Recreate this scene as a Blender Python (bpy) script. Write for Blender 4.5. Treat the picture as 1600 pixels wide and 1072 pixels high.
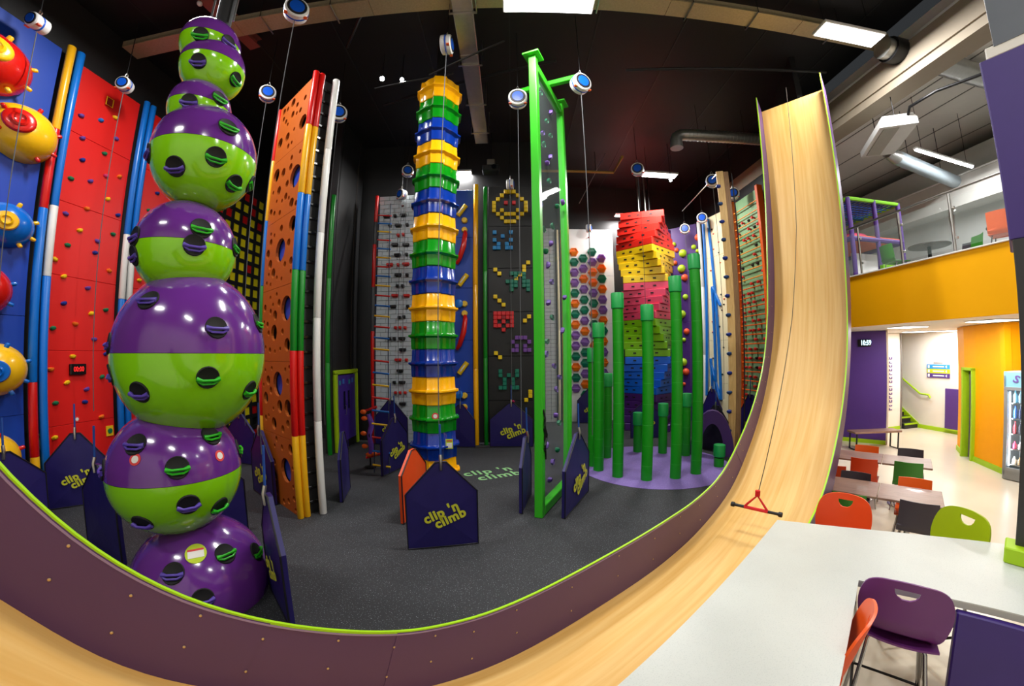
import bpy, math, random
from mathutils import Vector, Matrix

# ------------------------------------------------------------------ scene, camera, world, exposure
S = bpy.context.scene
C = S.collection
for o in list(bpy.data.objects):
    bpy.data.objects.remove(o)
random.seed(7)

HC = 2.6                                    # eye height above the floor
FPX, KD = 607.0, -0.0985                    # fisheye: theta = r + KD r^3, r = pixels / FPX
PITCH, ROLL = math.radians(1.67), math.radians(-0.48)


def cam_to_world(d):
    """camera axes (right, up, forward) -> world (x right, y ahead, z up)"""
    c, s = math.cos(ROLL), math.sin(ROLL)
    x, y, z = c*d[0]-s*d[1], s*d[0]+c*d[1], d[2]
    c, s = math.cos(PITCH), math.sin(PITCH)
    y, z = c*y+s*z, -s*y+c*z
    return Vector((x, z, y))


cam = bpy.data.cameras.new('camera')
cam.type = 'PANO'
cam.sensor_fit = 'HORIZONTAL'
cam.sensor_width = 36.0
cam.clip_start, cam.clip_end = 0.05, 200
MM = 36.0/1600
pn = cam.cycles if hasattr(cam, 'cycles') and hasattr(cam.cycles, 'panorama_type') else cam
pn.panorama_type = 'FISHEYE_LENS_POLYNOMIAL'
pn.fisheye_fov = math.pi
pn.fisheye_polynomial_k0 = 0.0
pn.fisheye_polynomial_k1 = -1.0/(FPX*MM)
pn.fisheye_polynomial_k2 = 0.0
pn.fisheye_polynomial_k3 = -KD/(FPX*MM)**3
pn.fisheye_polynomial_k4 = 0.0
cam_ob = bpy.data.objects.new('camera', cam)
C.objects.link(cam_ob)
r_, u_, f_ = cam_to_world((1, 0, 0)), cam_to_world((0, 1, 0)), cam_to_world((0, 0, 1))
cam_ob.matrix_world = Matrix(((r_.x, u_.x, -f_.x, 0), (r_.y, u_.y, -f_.y, 0), (r_.z, u_.z, -f_.z, HC), (0, 0, 0, 1)))
S.camera = cam_ob

W = bpy.data.worlds.new('world'); S.world = W; W.use_nodes = True
W.node_tree.nodes['Background'].inputs[0].default_value = (0.6, 0.65, 0.7, 1)
W.node_tree.nodes['Background'].inputs[1].default_value = 0.05
S.view_settings.view_transform = 'Standard'
S.view_settings.look = 'None'
S.view_settings.gamma = 1.0
S.view_settings.use_curve_mapping = False
S.view_settings.exposure = 0.0
LAMP = 1.0                                   # overall lamp strength
try:
    S.cycles.use_denoising = True
    S.cycles.sample_clamp_indirect = 6.0
    S.cycles.max_bounces = 6
    S.cycles.diffuse_bounces = 4
    S.cycles.glossy_bounces = 3
    S.cycles.caustics_reflective = False
    S.cycles.caustics_refractive = False
except Exception:
    pass


# ------------------------------------------------------------------ points measured in the photograph
def ray(px, py):
    x, y = (px-800)/FPX, -(py-536)/FPX
    r = math.hypot(x, y)+1e-9
    th = r+KD*r**3
    return cam_to_world((math.sin(th)*x/r, math.sin(th)*y/r, math.cos(th)))


def at_z(px, py, z=0.0):
    d = ray(px, py); t = (z-HC)/d.z
    return Vector((t*d.x, t*d.y, z))


def at_dist(px, py, dist):
    d = ray(px, py); t = dist/math.hypot(d.x, d.y)
    return Vector((t*d.x, t*d.y, HC+t*d.z))


def on_wall(px, py, p, q):
    """point on the upright plane through floor points p, q"""
    n = Vector((-(q[1]-p[1]), q[0]-p[0]))
    d = ray(px, py); t = (n.x*p[0]+n.y*p[1])/(n.x*d.x+n.y*d.y)
    return Vector((t*d.x, t*d.y, HC+t*d.z))


# ------------------------------------------------------------------ materials
def lin(c):
    return tuple((v/255/12.92 if v/255 <= 0.04045 else ((v/255+0.055)/1.055)**2.4) for v in c)


MATS = {}


def mat(name, rgb, rough=0.5, metal=0.0, vary=0.06, scale=6.0, bump=0.0, bscale=60.0, coat=0.0, spec=0.5):
    if name in MATS:
        return MATS[name]
    m = bpy.data.materials.new(name); m.use_nodes = True
    nt = m.node_tree; b = nt.nodes['Principled BSDF']
    col = lin(rgb)
    b.inputs['Roughness'].default_value = rough
    b.inputs['Metallic'].default_value = metal
    b.inputs['Coat Weight'].default_value = coat
    b.inputs['Coat Roughness'].default_value = 0.1
    b.inputs['Specular IOR Level'].default_value = spec
    tc = nt.nodes.new('ShaderNodeTexCoord')
    nz = nt.nodes.new('ShaderNodeTexNoise'); nz.inputs['Scale'].default_value = scale
    nz.inputs['Detail'].default_value = 4
    nt.links.new(tc.outputs['Object'], nz.inputs['Vector'])
    mx = nt.nodes.new('ShaderNodeMix'); mx.data_type = 'RGBA'
    mx.inputs[6].default_value = (*[max(0, c*(1-vary)) for c in col], 1)
    mx.inputs[7].default_value = (*[min(1, c*(1+vary)) for c in col], 1)
    nt.links.new(nz.outputs['Fac'], mx.inputs[0])
    nt.links.new(mx.outputs[2], b.inputs['Base Color'])
    if bump:
        n2 = nt.nodes.new('ShaderNodeTexNoise'); n2.inputs['Scale'].default_value = bscale
        nt.links.new(tc.outputs['Object'], n2.inputs['Vector'])
        bp = nt.nodes.new('ShaderNodeBump'); bp.inputs['Strength'].default_value = bump
        bp.inputs['Distance'].default_value = 0.01
        nt.links.new(n2.outputs['Fac'], bp.inputs['Height'])
        nt.links.new(bp.outputs['Normal'], b.inputs['Normal'])
    MATS[name] = m
    return m


def emit_mat(name, rgb, strength):
    if name in MATS:
        return MATS[name]
    m = bpy.data.materials.new(name); m.use_nodes = True
    b = m.node_tree.nodes['Principled BSDF']
    b.inputs['Base Color'].default_value = (*lin(rgb), 1)
    b.inputs['Emission Color'].default_value = (*lin(rgb), 1)
    b.inputs['Emission Strength'].default_value = strength
    MATS[name] = m
    return m


def wood_mat(name, a, b_, rough=0.35, scale=(1.2, 14, 14), coat=0.2, dist=2.0):
    m = bpy.data.materials.new(name); m.use_nodes = True
    nt = m.node_tree; b = nt.nodes['Principled BSDF']
    tc = nt.nodes.new('ShaderNodeTexCoord'); mp = nt.nodes.new('ShaderNodeMapping')
    mp.inputs['Scale'].default_value = scale
    nz = nt.nodes.new('ShaderNodeTexNoise'); nz.inputs['Scale'].default_value = 2.0
    nz.inputs['Detail'].default_value = 8; nz.inputs['Distortion'].default_value = dist
    nt.links.new(tc.outputs['Object'], mp.inputs['Vector']); nt.links.new(mp.outputs[0], nz.inputs['Vector'])
    cr = nt.nodes.new('ShaderNodeValToRGB')
    cr.color_ramp.elements[0].position, cr.color_ramp.elements[1].position = 0.3, 0.75
    cr.color_ramp.elements[0].color = (*lin(a), 1); cr.color_ramp.elements[1].color = (*lin(b_), 1)
    nt.links.new(nz.outputs['Fac'], cr.inputs[0]); nt.links.new(cr.outputs[0], b.inputs['Base Color'])
    b.inputs['Roughness'].default_value = rough; b.inputs['Coat Weight'].default_value = coat
    MATS[name] = m
    return m


def speck_mat(name, base, speck, rough=0.8, scale=220.0, lo=0.66):
    m = bpy.data.materials.new(name); m.use_nodes = True
    nt = m.node_tree; b = nt.nodes['Principled BSDF']
    tc = nt.nodes.new('ShaderNodeTexCoord')
    nz = nt.nodes.new('ShaderNodeTexNoise'); nz.inputs['Scale'].default_value = scale; nz.inputs['Detail'].default_value = 1
    n2 = nt.nodes.new('ShaderNodeTexNoise'); n2.inputs['Scale'].default_value = 1.3; n2.inputs['Detail'].default_value = 5
    nt.links.new(tc.outputs['Object'], nz.inputs['Vector']); nt.links.new(tc.outputs['Object'], n2.inputs['Vector'])
    cr = nt.nodes.new('ShaderNodeValToRGB')
    cr.color_ramp.elements[0].position, cr.color_ramp.elements[1].position = lo, lo+0.05
    cr.color_ramp.elements[0].color = (*lin(base), 1); cr.color_ramp.elements[1].color = (*lin(speck), 1)
    mx = nt.nodes.new('ShaderNodeMix'); mx.data_type = 'RGBA'; mx.blend_type = 'MULTIPLY'; mx.inputs[0].default_value = 0.35
    nt.links.new(nz.outputs['Fac'], cr.inputs[0]); nt.links.new(cr.outputs[0], mx.inputs[6]); nt.links.new(n2.outputs['Fac'], mx.inputs[7])
    nt.links.new(mx.outputs[2], b.inputs['Base Color'])
    b.inputs['Roughness'].default_value = rough
    MATS[name] = m
    return m


def glass_mat(name, rgb, alpha=0.12, rough=0.03):
    m = bpy.data.materials.new(name); m.use_nodes = True
    nt = m.node_tree; b = nt.nodes['Principled BSDF']
    b.inputs['Base Color'].default_value = (*lin(rgb), 1); b.inputs['Roughness'].default_value = rough
    b.inputs['Alpha'].default_value = alpha
    MATS[name] = m
    return m


BLACK = mat('black paint', (17, 17, 19), 0.6)
BLACKW = mat('black wall board', (24, 24, 26), 0.55, vary=0.12, scale=2)
RUBBER = speck_mat('black rubber floor', (42, 43, 47), (132, 136, 142), 0.75, 75.0, 0.65)
BEIGE = mat('beige vinyl floor', (222, 211, 190), 0.22, vary=0.05, scale=1.5)
RED = mat('red panel', (214, 20, 14), 0.45, vary=0.05, scale=2)
BLUE = mat('blue panel', (14, 62, 165), 0.42, vary=0.08, scale=2)
NAVY = mat('navy vinyl', (32, 24, 92), 0.42, vary=0.15, scale=5, bump=0.25, bscale=7)
NAVYP = mat('black piping', (12, 11, 20), 0.5)
LOGO = mat('yellow print', (206, 206, 48), 0.6)
PURPLE = mat('glossy purple', (102, 44, 136), 0.16, coat=0.6, vary=0.1, scale=3)
GREEN = mat('glossy lime green', (136, 212, 12), 0.16, coat=0.6, vary=0.06, scale=3)
HOLE = mat('black hole lining', (8, 8, 8), 0.7)
PGRIP = mat('purple grip', (88, 66, 168), 0.4)
GGRIP = mat('green grip', (40, 176, 24), 0.4)
ORANGEP = mat('orange plywood', (176, 86, 16), 0.5, vary=0.12, scale=4)
PIPE_Y = mat('yellow pipe', (236, 176, 22), 0.3)
PIPE_R = mat('red pipe', (206, 18, 14), 0.3)
PIPE_B = mat('blue pipe', (14, 112, 206), 0.3)
PIPE_W = mat('white pipe', (222, 222, 218), 0.35)
PIPE_G = mat('green pipe', (14, 132, 34), 0.3)
TOW_Y = mat('tower yellow', (255, 180, 8), 0.22, coat=0.3)
TOW_G = mat('tower green', (8, 138, 18), 0.22, coat=0.3)
TOW_B = mat('tower blue', (6, 50, 150), 0.22, coat=0.3)
FRAMEG = mat('frame green', (56, 186, 34), 0.35)
COLG = mat('column green', (14, 142, 14), 0.4)
CAPG = mat('column cap green', (10, 150, 66), 0.45)
GREYW = mat('grey brick panel', (190, 198, 204), 0.6, vary=0.05)
WHITE = mat('white panel', (232, 232, 230), 0.5, vary=0.03)
CREAM = mat('cream panel', (232, 220, 180), 0.55)
STEEL = mat('brushed steel', (190, 188, 184), 0.3, metal=1.0)
CHROME = mat('chrome tube', (175, 175, 175), 0.2, metal=1.0)
GALV = mat('galvanised duct', (172, 172, 168), 0.35, metal=0.85, vary=0.15, scale=12)
TRAY = mat('cable tray metal', (186, 172, 138), 0.5, metal=0.5, vary=0.2, scale=30)
DARKM = mat('dark metal', (34, 34, 36), 0.4, metal=0.5)
LIME = mat('lime edge', (160, 214, 24), 0.35)
SLIDEP = mat('plum slide panel', (84, 56, 102), 0.38, vary=0.08, scale=2)
WHITEB = mat('white shell', (224, 224, 222), 0.35)
BELAYB = mat('belay blue', (14, 84, 200), 0.3)
ORLAB = mat('orange label', (230, 96, 40), 0.5)
SLIDEW = wood_mat('birch slide bed', (220, 168, 84), (236, 196, 122), 0.5, (0.35, 9.0, 0.35), 0.0, 0.4)
TABLEW = wood_mat('walnut laminate', (112, 82, 70), (158, 124, 106), 0.4, (1.5, 18, 6))
PILLW = wood_mat('pine beam', (204, 160, 92), (232, 196, 130), 0.55, (10, 10, 0.8), 0.0)
COUNTER = speck_mat('white speckled worktop', (208, 211, 204), (196, 200, 194), 0.35, 160.0, 0.6)
BAND = mat('amber wall', (255, 180, 0), 0.6, vary=0.03, spec=0.2)
AMBER = mat('orange wall', (250, 166, 0), 0.6, vary=0.03, spec=0.2)
CPURP = mat('violet wall', (78, 44, 128), 0.55, vary=0.04)
CLIME = mat('lime skirting', (164, 206, 14), 0.5)
OFFW = mat('off white wall', (232, 228, 218), 0.6, vary=0.02)
CEILW = mat('pale ceiling', (226, 222, 214), 0.7, vary=0.04)
GLASS = glass_mat('clear acrylic', (200, 220, 220), 0.05)
LEDM = emit_mat('led diffuser', (255, 255, 255), 9.0)


# ------------------------------------------------------------------ mesh building
class MB:
    """collects simple shapes into one mesh"""
    def __init__(s):
        s.v, s.f = [], []

    def add(s, verts, faces, M=None):
        n = len(s.v)
        s.v += [tuple(M @ Vector(p)) if M else tuple(p) for p in verts]
        s.f += [tuple(i+n for i in f) for f in faces]
        return s

    def box(s, c, d, M=None, bev=0.0):
        x, y, z = d[0]/2, d[1]/2, d[2]/2
        if bev <= 0:
            vs = [(c[0]+a*x, c[1]+b*y, c[2]+e*z) for a in (-1, 1) for b in (-1, 1) for e in (-1, 1)]
            fs = [(0, 1, 3, 2), (4, 6, 7, 5), (0, 4, 5, 1), (2, 3, 7, 6), (0, 2, 6, 4), (1, 5, 7, 3)]
            return s.add(vs, fs, M)
        # chamfered: top and bottom insets along z, plus inset corners
        b = min(bev, x*0.9, y*0.9, z*0.9)
        ring = [(-x+b, -y), (x-b, -y), (x, -y+b), (x, y-b), (x-b, y), (-x+b, y), (-x, y-b), (-x, -y+b)]
        ins = [(-x+b, -y+b), (x-b, -y+b), (x-b, -y+b), (x-b, y-b), (x-b, y-b), (-x+b, y-b), (-x+b, y-b), (-x+b, -y+b)]
        vs = []
        for zz, rr in ((-z, ins), (-z+b, ring), (z-b, ring), (z, ins)):
            vs += [(c[0]+p[0], c[1]+p[1], c[2]+zz) for p in rr]
        fs = []
        for k in range(3):
            for i in range(8):
                j = (i+1) % 8
                fs.append((k*8+i, k*8+j, k*8+8+j, k*8+8+i))
        fs.append(tuple(reversed(range(8)))); fs.append(tuple(range(24, 32)))
        return s.add(vs, fs, M)

    def tube(s, pts, r, n=8, closed=False, caps=True):
        """round tube along a path; r a number or one radius for each point"""
        pts = [Vector(p) for p in pts]
        N = len(pts); rr = r if isinstance(r, (list, tuple)) else [r]*N
        base = len(s.v); prev = None
        for i, p in enumerate(pts):
            a = pts[i-1] if (i or closed) else p
            b = pts[(i+1) % N] if (i < N-1 or closed) else p
            t = (b-a).normalized() if (b-a).length > 1e-9 else Vector((0, 0, 1))
            if prev is None:
                e = Vector((0, 0, 1)) if abs(t.z) < 0.9 else Vector((1, 0, 0))
            else:
                e = prev
            e = (e-t*e.dot(t)).normalized(); prev = e
            g = t.cross(e)
            for k in range(n):
                q = 2*math.pi*k/n
                s.v.append(tuple(p+(e*math.cos(q)+g*math.sin(q))*rr[i]))
        for i in range(N if closed else N-1):
            for k in range(n):
                k2 = (k+1) % n; i2 = (i+1) % N
                s.f.append((base+i*n+k, base+i*n+k2, base+i2*n+k2, base+i2*n+k))
        if caps and not closed:
            s.f.append(tuple(base+k for k in reversed(range(n))))
            s.f.append(tuple(base+(N-1)*n+k for k in range(n)))
        return s

    def lathe(s, prof, n=24, M=None, a0=0.0, a1=2*math.pi):
        """profile of (radius, height) spun about z"""
        full = abs(a1-a0-2*math.pi) < 1e-6
        cols = n if full else n+1
        vs = []
        for (r, z) in prof:
            for k in range(cols):
                q = a0+(a1-a0)*k/n
                vs.append((r*math.cos(q), r*math.sin(q), z))
        fs = []
        for i in range(len(prof)-1):
            for k in range(n):
                k2 = (k+1) % cols
                fs.append((i*cols+k, i*cols+k2, (i+1)*cols+k2, (i+1)*cols+k))
        if full and prof[0][0] > 1e-6:
            fs.append(tuple(reversed(range(cols))))
        if full and prof[-1][0] > 1e-6:
            fs.append(tuple((len(prof)-1)*cols+k for k in range(cols)))
        return s.add(vs, fs, M)

    def prism(s, poly, y0, y1, M=None):
        """outline of (x, z) extruded along y"""
        n = len(poly)
        vs = [(p[0], y0, p[1]) for p in poly]+[(p[0], y1, p[1]) for p in poly]
        fs = [tuple(range(n)), tuple(reversed(range(n, 2*n)))]
        fs += [((i+1) % n, i, n+i, n+(i+1) % n) for i in range(n)]
        return s.add(vs, fs, M)

    def slab(s, poly, z0, z1, M=None):
        """outline of (x, y) extruded along z"""
        n = len(poly)
        vs = [(p[0], p[1], z0) for p in poly]+[(p[0], p[1], z1) for p in poly]
        fs = [tuple(reversed(range(n))), tuple(range(n, 2*n))]
        fs += [(i, (i+1) % n, n+(i+1) % n, n+i) for i in range(n)]
        return s.add(vs, fs, M)

    def sphere(s, c, r, n=20, m=12, M=None, sc=(1, 1, 1), v0=0.0, v1=math.pi):
        prof = []
        T = Matrix.Translation(c) @ Matrix.Diagonal((*sc, 1))
        if M:
            T = M @ T
        for i in range(m+1):
            a = v0+(v1-v0)*i/m
            prof.append((max(1e-5, r*math.sin(a)), -r*math.cos(a)))
        return s.lathe(prof, n, T)

    def mesh(s, name, m, smooth=None):
        me = bpy.data.meshes.new(name)
        me.from_pydata(s.v, [], s.f); me.update()
        if m:
            me.materials.append(m)
        if smooth is not None:
            me.polygons.foreach_set('use_smooth', [True]*len(me.polygons))
            try:
                me.set_sharp_from_angle(angle=math.radians(smooth))
            except Exception:
                pass
        return me

    def build(s, name, m, parent=None, smooth=None, loc=None, rot=None):
        return link(name, s.mesh(name, m, smooth), parent, loc, rot)


def link(name, me, parent=None, loc=None, rot=None, scale=None):
    o = bpy.data.objects.new(name, me); C.objects.link(o)
    if parent is not None:
        o.parent = parent
    if loc is not None:
        o.location = loc
    if rot is not None:
        o.rotation_euler = rot
    if scale is not None:
        o.scale = scale if hasattr(scale, '__len__') else (scale,)*3
    return o


def thing(name, label, cat, loc=(0, 0, 0), rz=0.0, group=None):
    o = bpy.data.objects.new(name, None); C.objects.link(o)
    o.empty_display_size = 0.1
    o.location = loc; o.rotation_euler = (0, 0, rz)
    o['label'] = label; o['category'] = cat; o['kind'] = 'thing'
    if group:
        o['group'] = group
    return o


def tag(o, label, cat, group=None):
    o['label'] = label; o['category'] = cat; o['kind'] = 'thing'
    if group:
        o['group'] = group
    return o


def struct(o, label=None, cat=None):
    o['kind'] = 'structure'
    o['label'] = label if label else o.name.replace('_', ' ')
    o['category'] = cat if cat else o.name.split('_')[0].split('.')[0]
    return o


def local(parent, p):
    """world point -> coordinates of a thing (Empty with location and z rotation)"""
    c, s = math.cos(-parent.rotation_euler.z), math.sin(-parent.rotation_euler.z)
    x, y = p[0]-parent.location.x, p[1]-parent.location.y
    return Vector((c*x-s*y, s*x+c*y, p[2]-parent.location.z))


TXT = {}


def text_mesh(body, size, m, offset=0.0, align='CENTER', space=1.0, depth=0.002, key=None):
    k = key or (body, size, m.name, offset, align)
    if k in TXT:
        return TXT[k]
    cu = bpy.data.curves.new('lettering', 'FONT')
    cu.body = body; cu.size = size; cu.align_x = align; cu.align_y = 'CENTER'
    cu.offset = offset; cu.extrude = depth; cu.space_character = space; cu.resolution_u = 3
    ob = bpy.data.objects.new('lettering', cu); C.objects.link(ob)
    dg = bpy.context.evaluated_depsgraph_get(); dg.update()
    me = bpy.data.meshes.new_from_object(ob.evaluated_get(dg))
    bpy.data.objects.remove(ob)
    me.materials.clear(); me.materials.append(m)
    TXT[k] = me
    return me


def crom(pts, n=6):
    """smooth curve through points"""
    out = []
    P = [Vector(p) for p in pts]
    for i in range(len(P)-1):
        p0 = P[i-1] if i else P[0]*2-P[1]
        p1, p2 = P[i], P[i+1]
        p3 = P[i+2] if i+2 < len(P) else P[-1]*2-P[-2]
        for k in range(n):
            t = k/n
            out.append(0.5*((2*p1)+(p2-p0)*t+(2*p0-5*p1+4*p2-p3)*t*t+(3*p1-p0-3*p2+p3)*t**3))
    out.append(P[-1])
    return out


# ================================================================== the building
RZ = math.radians(90-52.3)                   # heading of the slide, from the drop towards the camera side
V2 = Vector((math.sin(math.radians(52.3)), math.cos(math.radians(52.3))))
M2 = Vector((-V2.y, V2.x))


def sl(t, s):
    """slide coordinates (along, across) -> world xy"""
    return (V2.x*t+M2.x*s, V2.y*t+M2.y*s)


CEIL = 9.3
XL, XR, YB = -8.22, 7.62, 14.8
# floors: black rubber in the arena, beige vinyl in the cafe, split under the slide
a0, a1 = sl(-6.5, 1.45), sl(8.6, 1.45)
fl = struct(MB().slab([a0, a1, (XR, 9.6), (XR, YB+.3), (XL-.3, YB+.3), (XL-.3, a0[1])], -0.2, 0.0).build('floor', RUBBER),
            'black speckled rubber floor of the climbing arena', 'floor')
fl2 = struct(MB().slab([a1, a0, (XL-.3, a0[1]), (XL-.3, -5.2), (15.2, -5.2), (15.2, 12.5), (XR, 12.5), (XR, 9.6)], -0.2, 0.0).build('floor', BEIGE),
             'glossy beige vinyl floor of the cafe', 'floor')
struct(MB().box(((XL+7.8)/2, 5, CEIL+.1), (7.8-XL+.4, 21, .2)).build('ceiling', BLACK), 'black painted ceiling above the arena', 'ceiling')
struct(MB().box((XL-.1, 5, CEIL/2), (.2, 21, CEIL)).build('wall_left', BLACKW), 'black wall behind the red and blue climbing panels', 'wall')
# stepped back wall
struct(MB().box((-6.5, 11.5, CEIL/2), (3.8, .2, CEIL)).box((-4.83, 10.6, CEIL/2), (.2, 2.0, CEIL)).build('wall_back', BLACKW), 'black wall beside the exit door', 'wall')
struct(MB().box((-1.97, 11.48, CEIL/2), (5.46, .2, CEIL)).build('wall_back', BLACKW), 'black wall behind the grey and blue climbing panels', 'wall')
struct(MB().box((.8, 13.2, CEIL/2), (.16, 3.5, CEIL)).build('wall_back', BLACKW), 'black return wall right of the block wall', 'wall')
struct(MB().box((4.25, YB+.12, CEIL/2), (7.3, .2, CEIL)).build('wall_back', BLACKW), 'black wall behind the twisted tower', 'wall')
struct(MB().box((XR+.1, 12.2, CEIL/2), (.2, 5.4, CEIL)).build('wall_right', BLACKW), 'black wall behind the cream and green climbing panels', 'wall')
p, q = Vector((6.45, 6.75)), Vector((XR, 9.6))
mid = (p+q)/2; ang = math.atan2(q.y-p.y, q.x-p.x)
struct(MB().box((0, 0, CEIL/2), ((q-p).length, .12, CEIL)).build('wall_right', BLACKW, loc=(mid.x, mid.y, 0), rot=(0, 0, ang)), 'black wall behind the drop slide', 'wall')
struct(MB().box((3.4, -5.1, CEIL/2), (24, .2, CEIL)).build('wall_front', OFFW), 'pale wall on the entrance side', 'wall')
# seams of the black boards
seam = mat('board seam', (10, 10, 11), 0.7)
w = bpy.data.objects['wall_back']
for k, x in enumerate((-7.6, -6.6, -5.6)):
    MB().box((x, 11.395, CEIL/2), (.03, .012, CEIL)).build('seam', seam, w)
MB().box((-4.725, 10.95, CEIL/2), (.012, .03, CEIL)).build('seam', mat('board seam light', (60, 52, 46), 0.6), w)
MB().box((-4.725, 9.72, CEIL/2), (.012, .05, CEIL)).build('seam', seam, w)
ce = bpy.data.objects['ceiling']
for k in range(9):
    MB().box((-7.2+k*1.8, 5, CEIL-.006), (.03, 21, .012)).build('seam', mat('ceiling seam', (34, 34, 36), 0.5), ce)

# ------------------------------------------------------------------ drop slide
SR = [((-1.62, 2.75), (-1.30, 3.0)), ((-1.30, 2.12), (-1.10, 2.42)), ((-.98, 1.63), (-.80, 1.93)), ((-.63, 1.21), (-.43, 1.54)), ((-.20, .90), (.02, 1.235)),
      ((.45, .57), (.60, .965)), ((.96, .40), (1.05, .84)), ((1.6, .31), (1.6, .78)), ((2.6, .30), (2.6, .785)), ((3.6, .31), (3.6, .80)),
      ((4.5, .41), (4.4, .84)), ((5.4, .66), (5.12, .99)), ((6.11, 1.13), (5.8, 1.38)), ((6.69, 1.68), (6.35, 1.82)), ((7.15, 2.35), (6.80, 2.38)),
      ((7.48, 3.1), (7.07, 3.05)), ((7.68, 4.0), (7.26, 3.95)), ((7.95, 5.6), (7.62, 5.6)), ((8.28, 7.62), (8.08, 7.86))]
bed = crom([a for a, b in SR], 5); top = crom([b for a, b in SR], 5)
SA, SBN = 2.045, 0.80
slide = thing('drop_slide', 'tall birch drop slide with plum side panels and lime green edging', 'slide', (0, 0, 0), RZ)
m = MB(); n = len(bed)
for i, b in enumerate(bed):
    d = (bed[min(i+1, n-1)]-bed[max(i-1, 0)]).normalized(); nn = Vector((-d.y, d.x))
    lo = b-nn*.03
    m.v += [(b.x, SBN, b.y), (b.x, SA, b.y), (lo.x, SBN, lo.y), (lo.x, SA, lo.y)]
for i in range(n-1):
    a = i*4; e = a+4
    m.f += [(a, e, e+1, a+1), (a+2, a+3, e+3, e+2)]
m.build('slide_bed', SLIDEW, slide, smooth=40)


def panel(s, i0, i1, out):
    m = MB()
    y0, y1 = (s, s+.018) if out > 0 else (s-.018, s)
    for i in range(i0, i1+1):
        b, t = bed[i], top[i]
        d = (b-t).normalized()*.05
        m.v += [(b.x+d.x, y0, b.y+d.y), (t.x, y0, t.y), (t.x, y1, t.y), (b.x+d.x, y1, b.y+d.y)]
    k = i1-i0
    for i in range(k):
        a = i*4; e = a+4
        m.f += [(a, a+1, e+1, e), (a+1, a+2, e+2, e+1), (a+2, a+3, e+3, e+2), (a+3, a, e, e+3)]
    m.f += [(0, 3, 2, 1), (k*4, k*4+1, k*4+2, k*4+3)]
    m.build('side_panel', SLIDEP, slide, smooth=30)


def edging(s, y0, y1):
    m = MB()
    for i in range(n):
        b, t = bed[i], top[i]
        d = (t-b).normalized()
        q0, q1 = t-d*.005, t+d*.009
        m.v += [(q0.x, y0, q0.y), (q1.x, y0, q1.y), (q1.x, y1, q1.y), (q0.x, y1, q0.y)]
    for i in range(n-1):
        a = i*4; e = a+4
        m.f += [(a, a+1, e+1, e), (a+1, a+2, e+2, e+1), (a+2, a+3, e+3, e+2), (a+3, a, e, e+3)]
    m.f += [(0, 3, 2, 1), ((n-1)*4, (n-1)*4+1, (n-1)*4+2, (n-1)*4+3)]
    m.build('edging', LIME, slide, smooth=30)
    m = MB()                                  # pale strip under the edging
    for i in range(n):
        b, t = bed[i], top[i]
        d = (t-b).normalized()
        q0, q1 = t-d*.016, t-d*.006
        m.v += [(q0.x, y0-.003, q0.y), (q1.x, y0-.003, q1.y), (q1.x, y1+.003, q1.y), (q0.x, y1+.003, q0.y)]
    for i in range(n-1):
        a = i*4; e = a+4
        m.f += [(a, a+1, e+1, e), (a+1, a+2, e+2, e+1), (a+2, a+3, e+3, e+2), (a+3, a, e, e+3)]
    m.build('edge_strip', mat('lilac strip', (150, 130, 170), .4), slide, smooth=30)


cuts = [0, 20, 26, 44, 58, 76, n-1]
for i in range(len(cuts)-1):
    a, b = cuts[i], cuts[i+1]
    panel(SA+.003*(i % 2), a, b, 1); panel(SBN-.003*(i % 2), a, b, -1)
edging(SA, SA+.001, SA+.019); edging(SBN, SBN-.019, SBN-.001)
scr = MB().lathe([(.007, 0), (.007, .004), (.004, .006)], 8).mesh('screw', mat('brass screw', (214, 190, 150), .3, .8), 30)
for i in range(2, n-2, 3):
    for f in ((.88, .45) if i % 2 else (.78, .3)):
        if i > 78 and f < .5:
            continue
        p = bed[i].lerp(top[i], f)
        link('screw', scr, slide, (p.x, SA-.001, p.y), (math.pi/2, 0, 0))
# upright frame that carries the drop
for s in (1.42,):
    for x_, h_ in ((8.5, 7.6), (7.75, 2.6), (3.2, .27), (1.6, .27), (.1, .7), (-1.2, 1.86), (5.6, .64)):
        MB().box((x_, s, h_/2), (.09, .09, h_)).build('support_post', DARKM, slide)
# pull handle on a rope
bar = thing('trapeze_handle', 'red triangular pull handle with black bar hanging over the birch slide', 'handle', (*sl(4.62, 1.42), .78), RZ)
bx = MB().tube([(0, -.28, 0), (0, .28, 0)], .018, 10)
bx.build('grip_bar', mat('black grip', (22, 22, 22), .6), bar, 40)
for s in (-1, 1):
    MB().lathe([(.028, -.02), (.03, 0), (.028, .02)], 10, Matrix.Translation((0, s*.28, 0)) @ Matrix.Rotation(math.pi/2, 4, 'X')).build('end_knob', MATS['black grip'], bar, 40)
MB().tube([(0, -.14, 0), (.0, -.1, .05), (.02, 0, .16), (.0, .1, .05), (0, .14, 0)], .014, 8).tube([(0, -.14, .0), (0, .14, 0)], .021, 8).build('triangle', mat('red handle', (214, 30, 40), .35), bar, 40)
rope_top = (7.95-4.62, 0, 7.75-.78)
MB().tube([(.02, 0, .16), (1.55, 0, 2.3), (2.3, 0, 3.8), rope_top], .005, 6).build('rope', mat('rope', (60, 52, 44), .8), bar, 40)
MB().tube([(.02, 0, .155), (.02, 0, .22)], .03, 8).build('swivel', MATS['red handle'], bar, 40)

# ------------------------------------------------------------------ climbing walls: a thing with its own frame
def wall_thing(name, label, p, q, cat='climbing wall'):
    """p, q floor points, left and right as seen from the room; local x runs p->q, local -y faces the room"""
    w = thing(name, label, cat, (p[0], p[1], 0), math.atan2(q[1]-p[1], q[0]-p[0]))
    w['len'] = math.hypot(q[0]-p[0], q[1]-p[1])
    w_pq[w.name] = (p, q)
    return w


w_pq = {}


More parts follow.
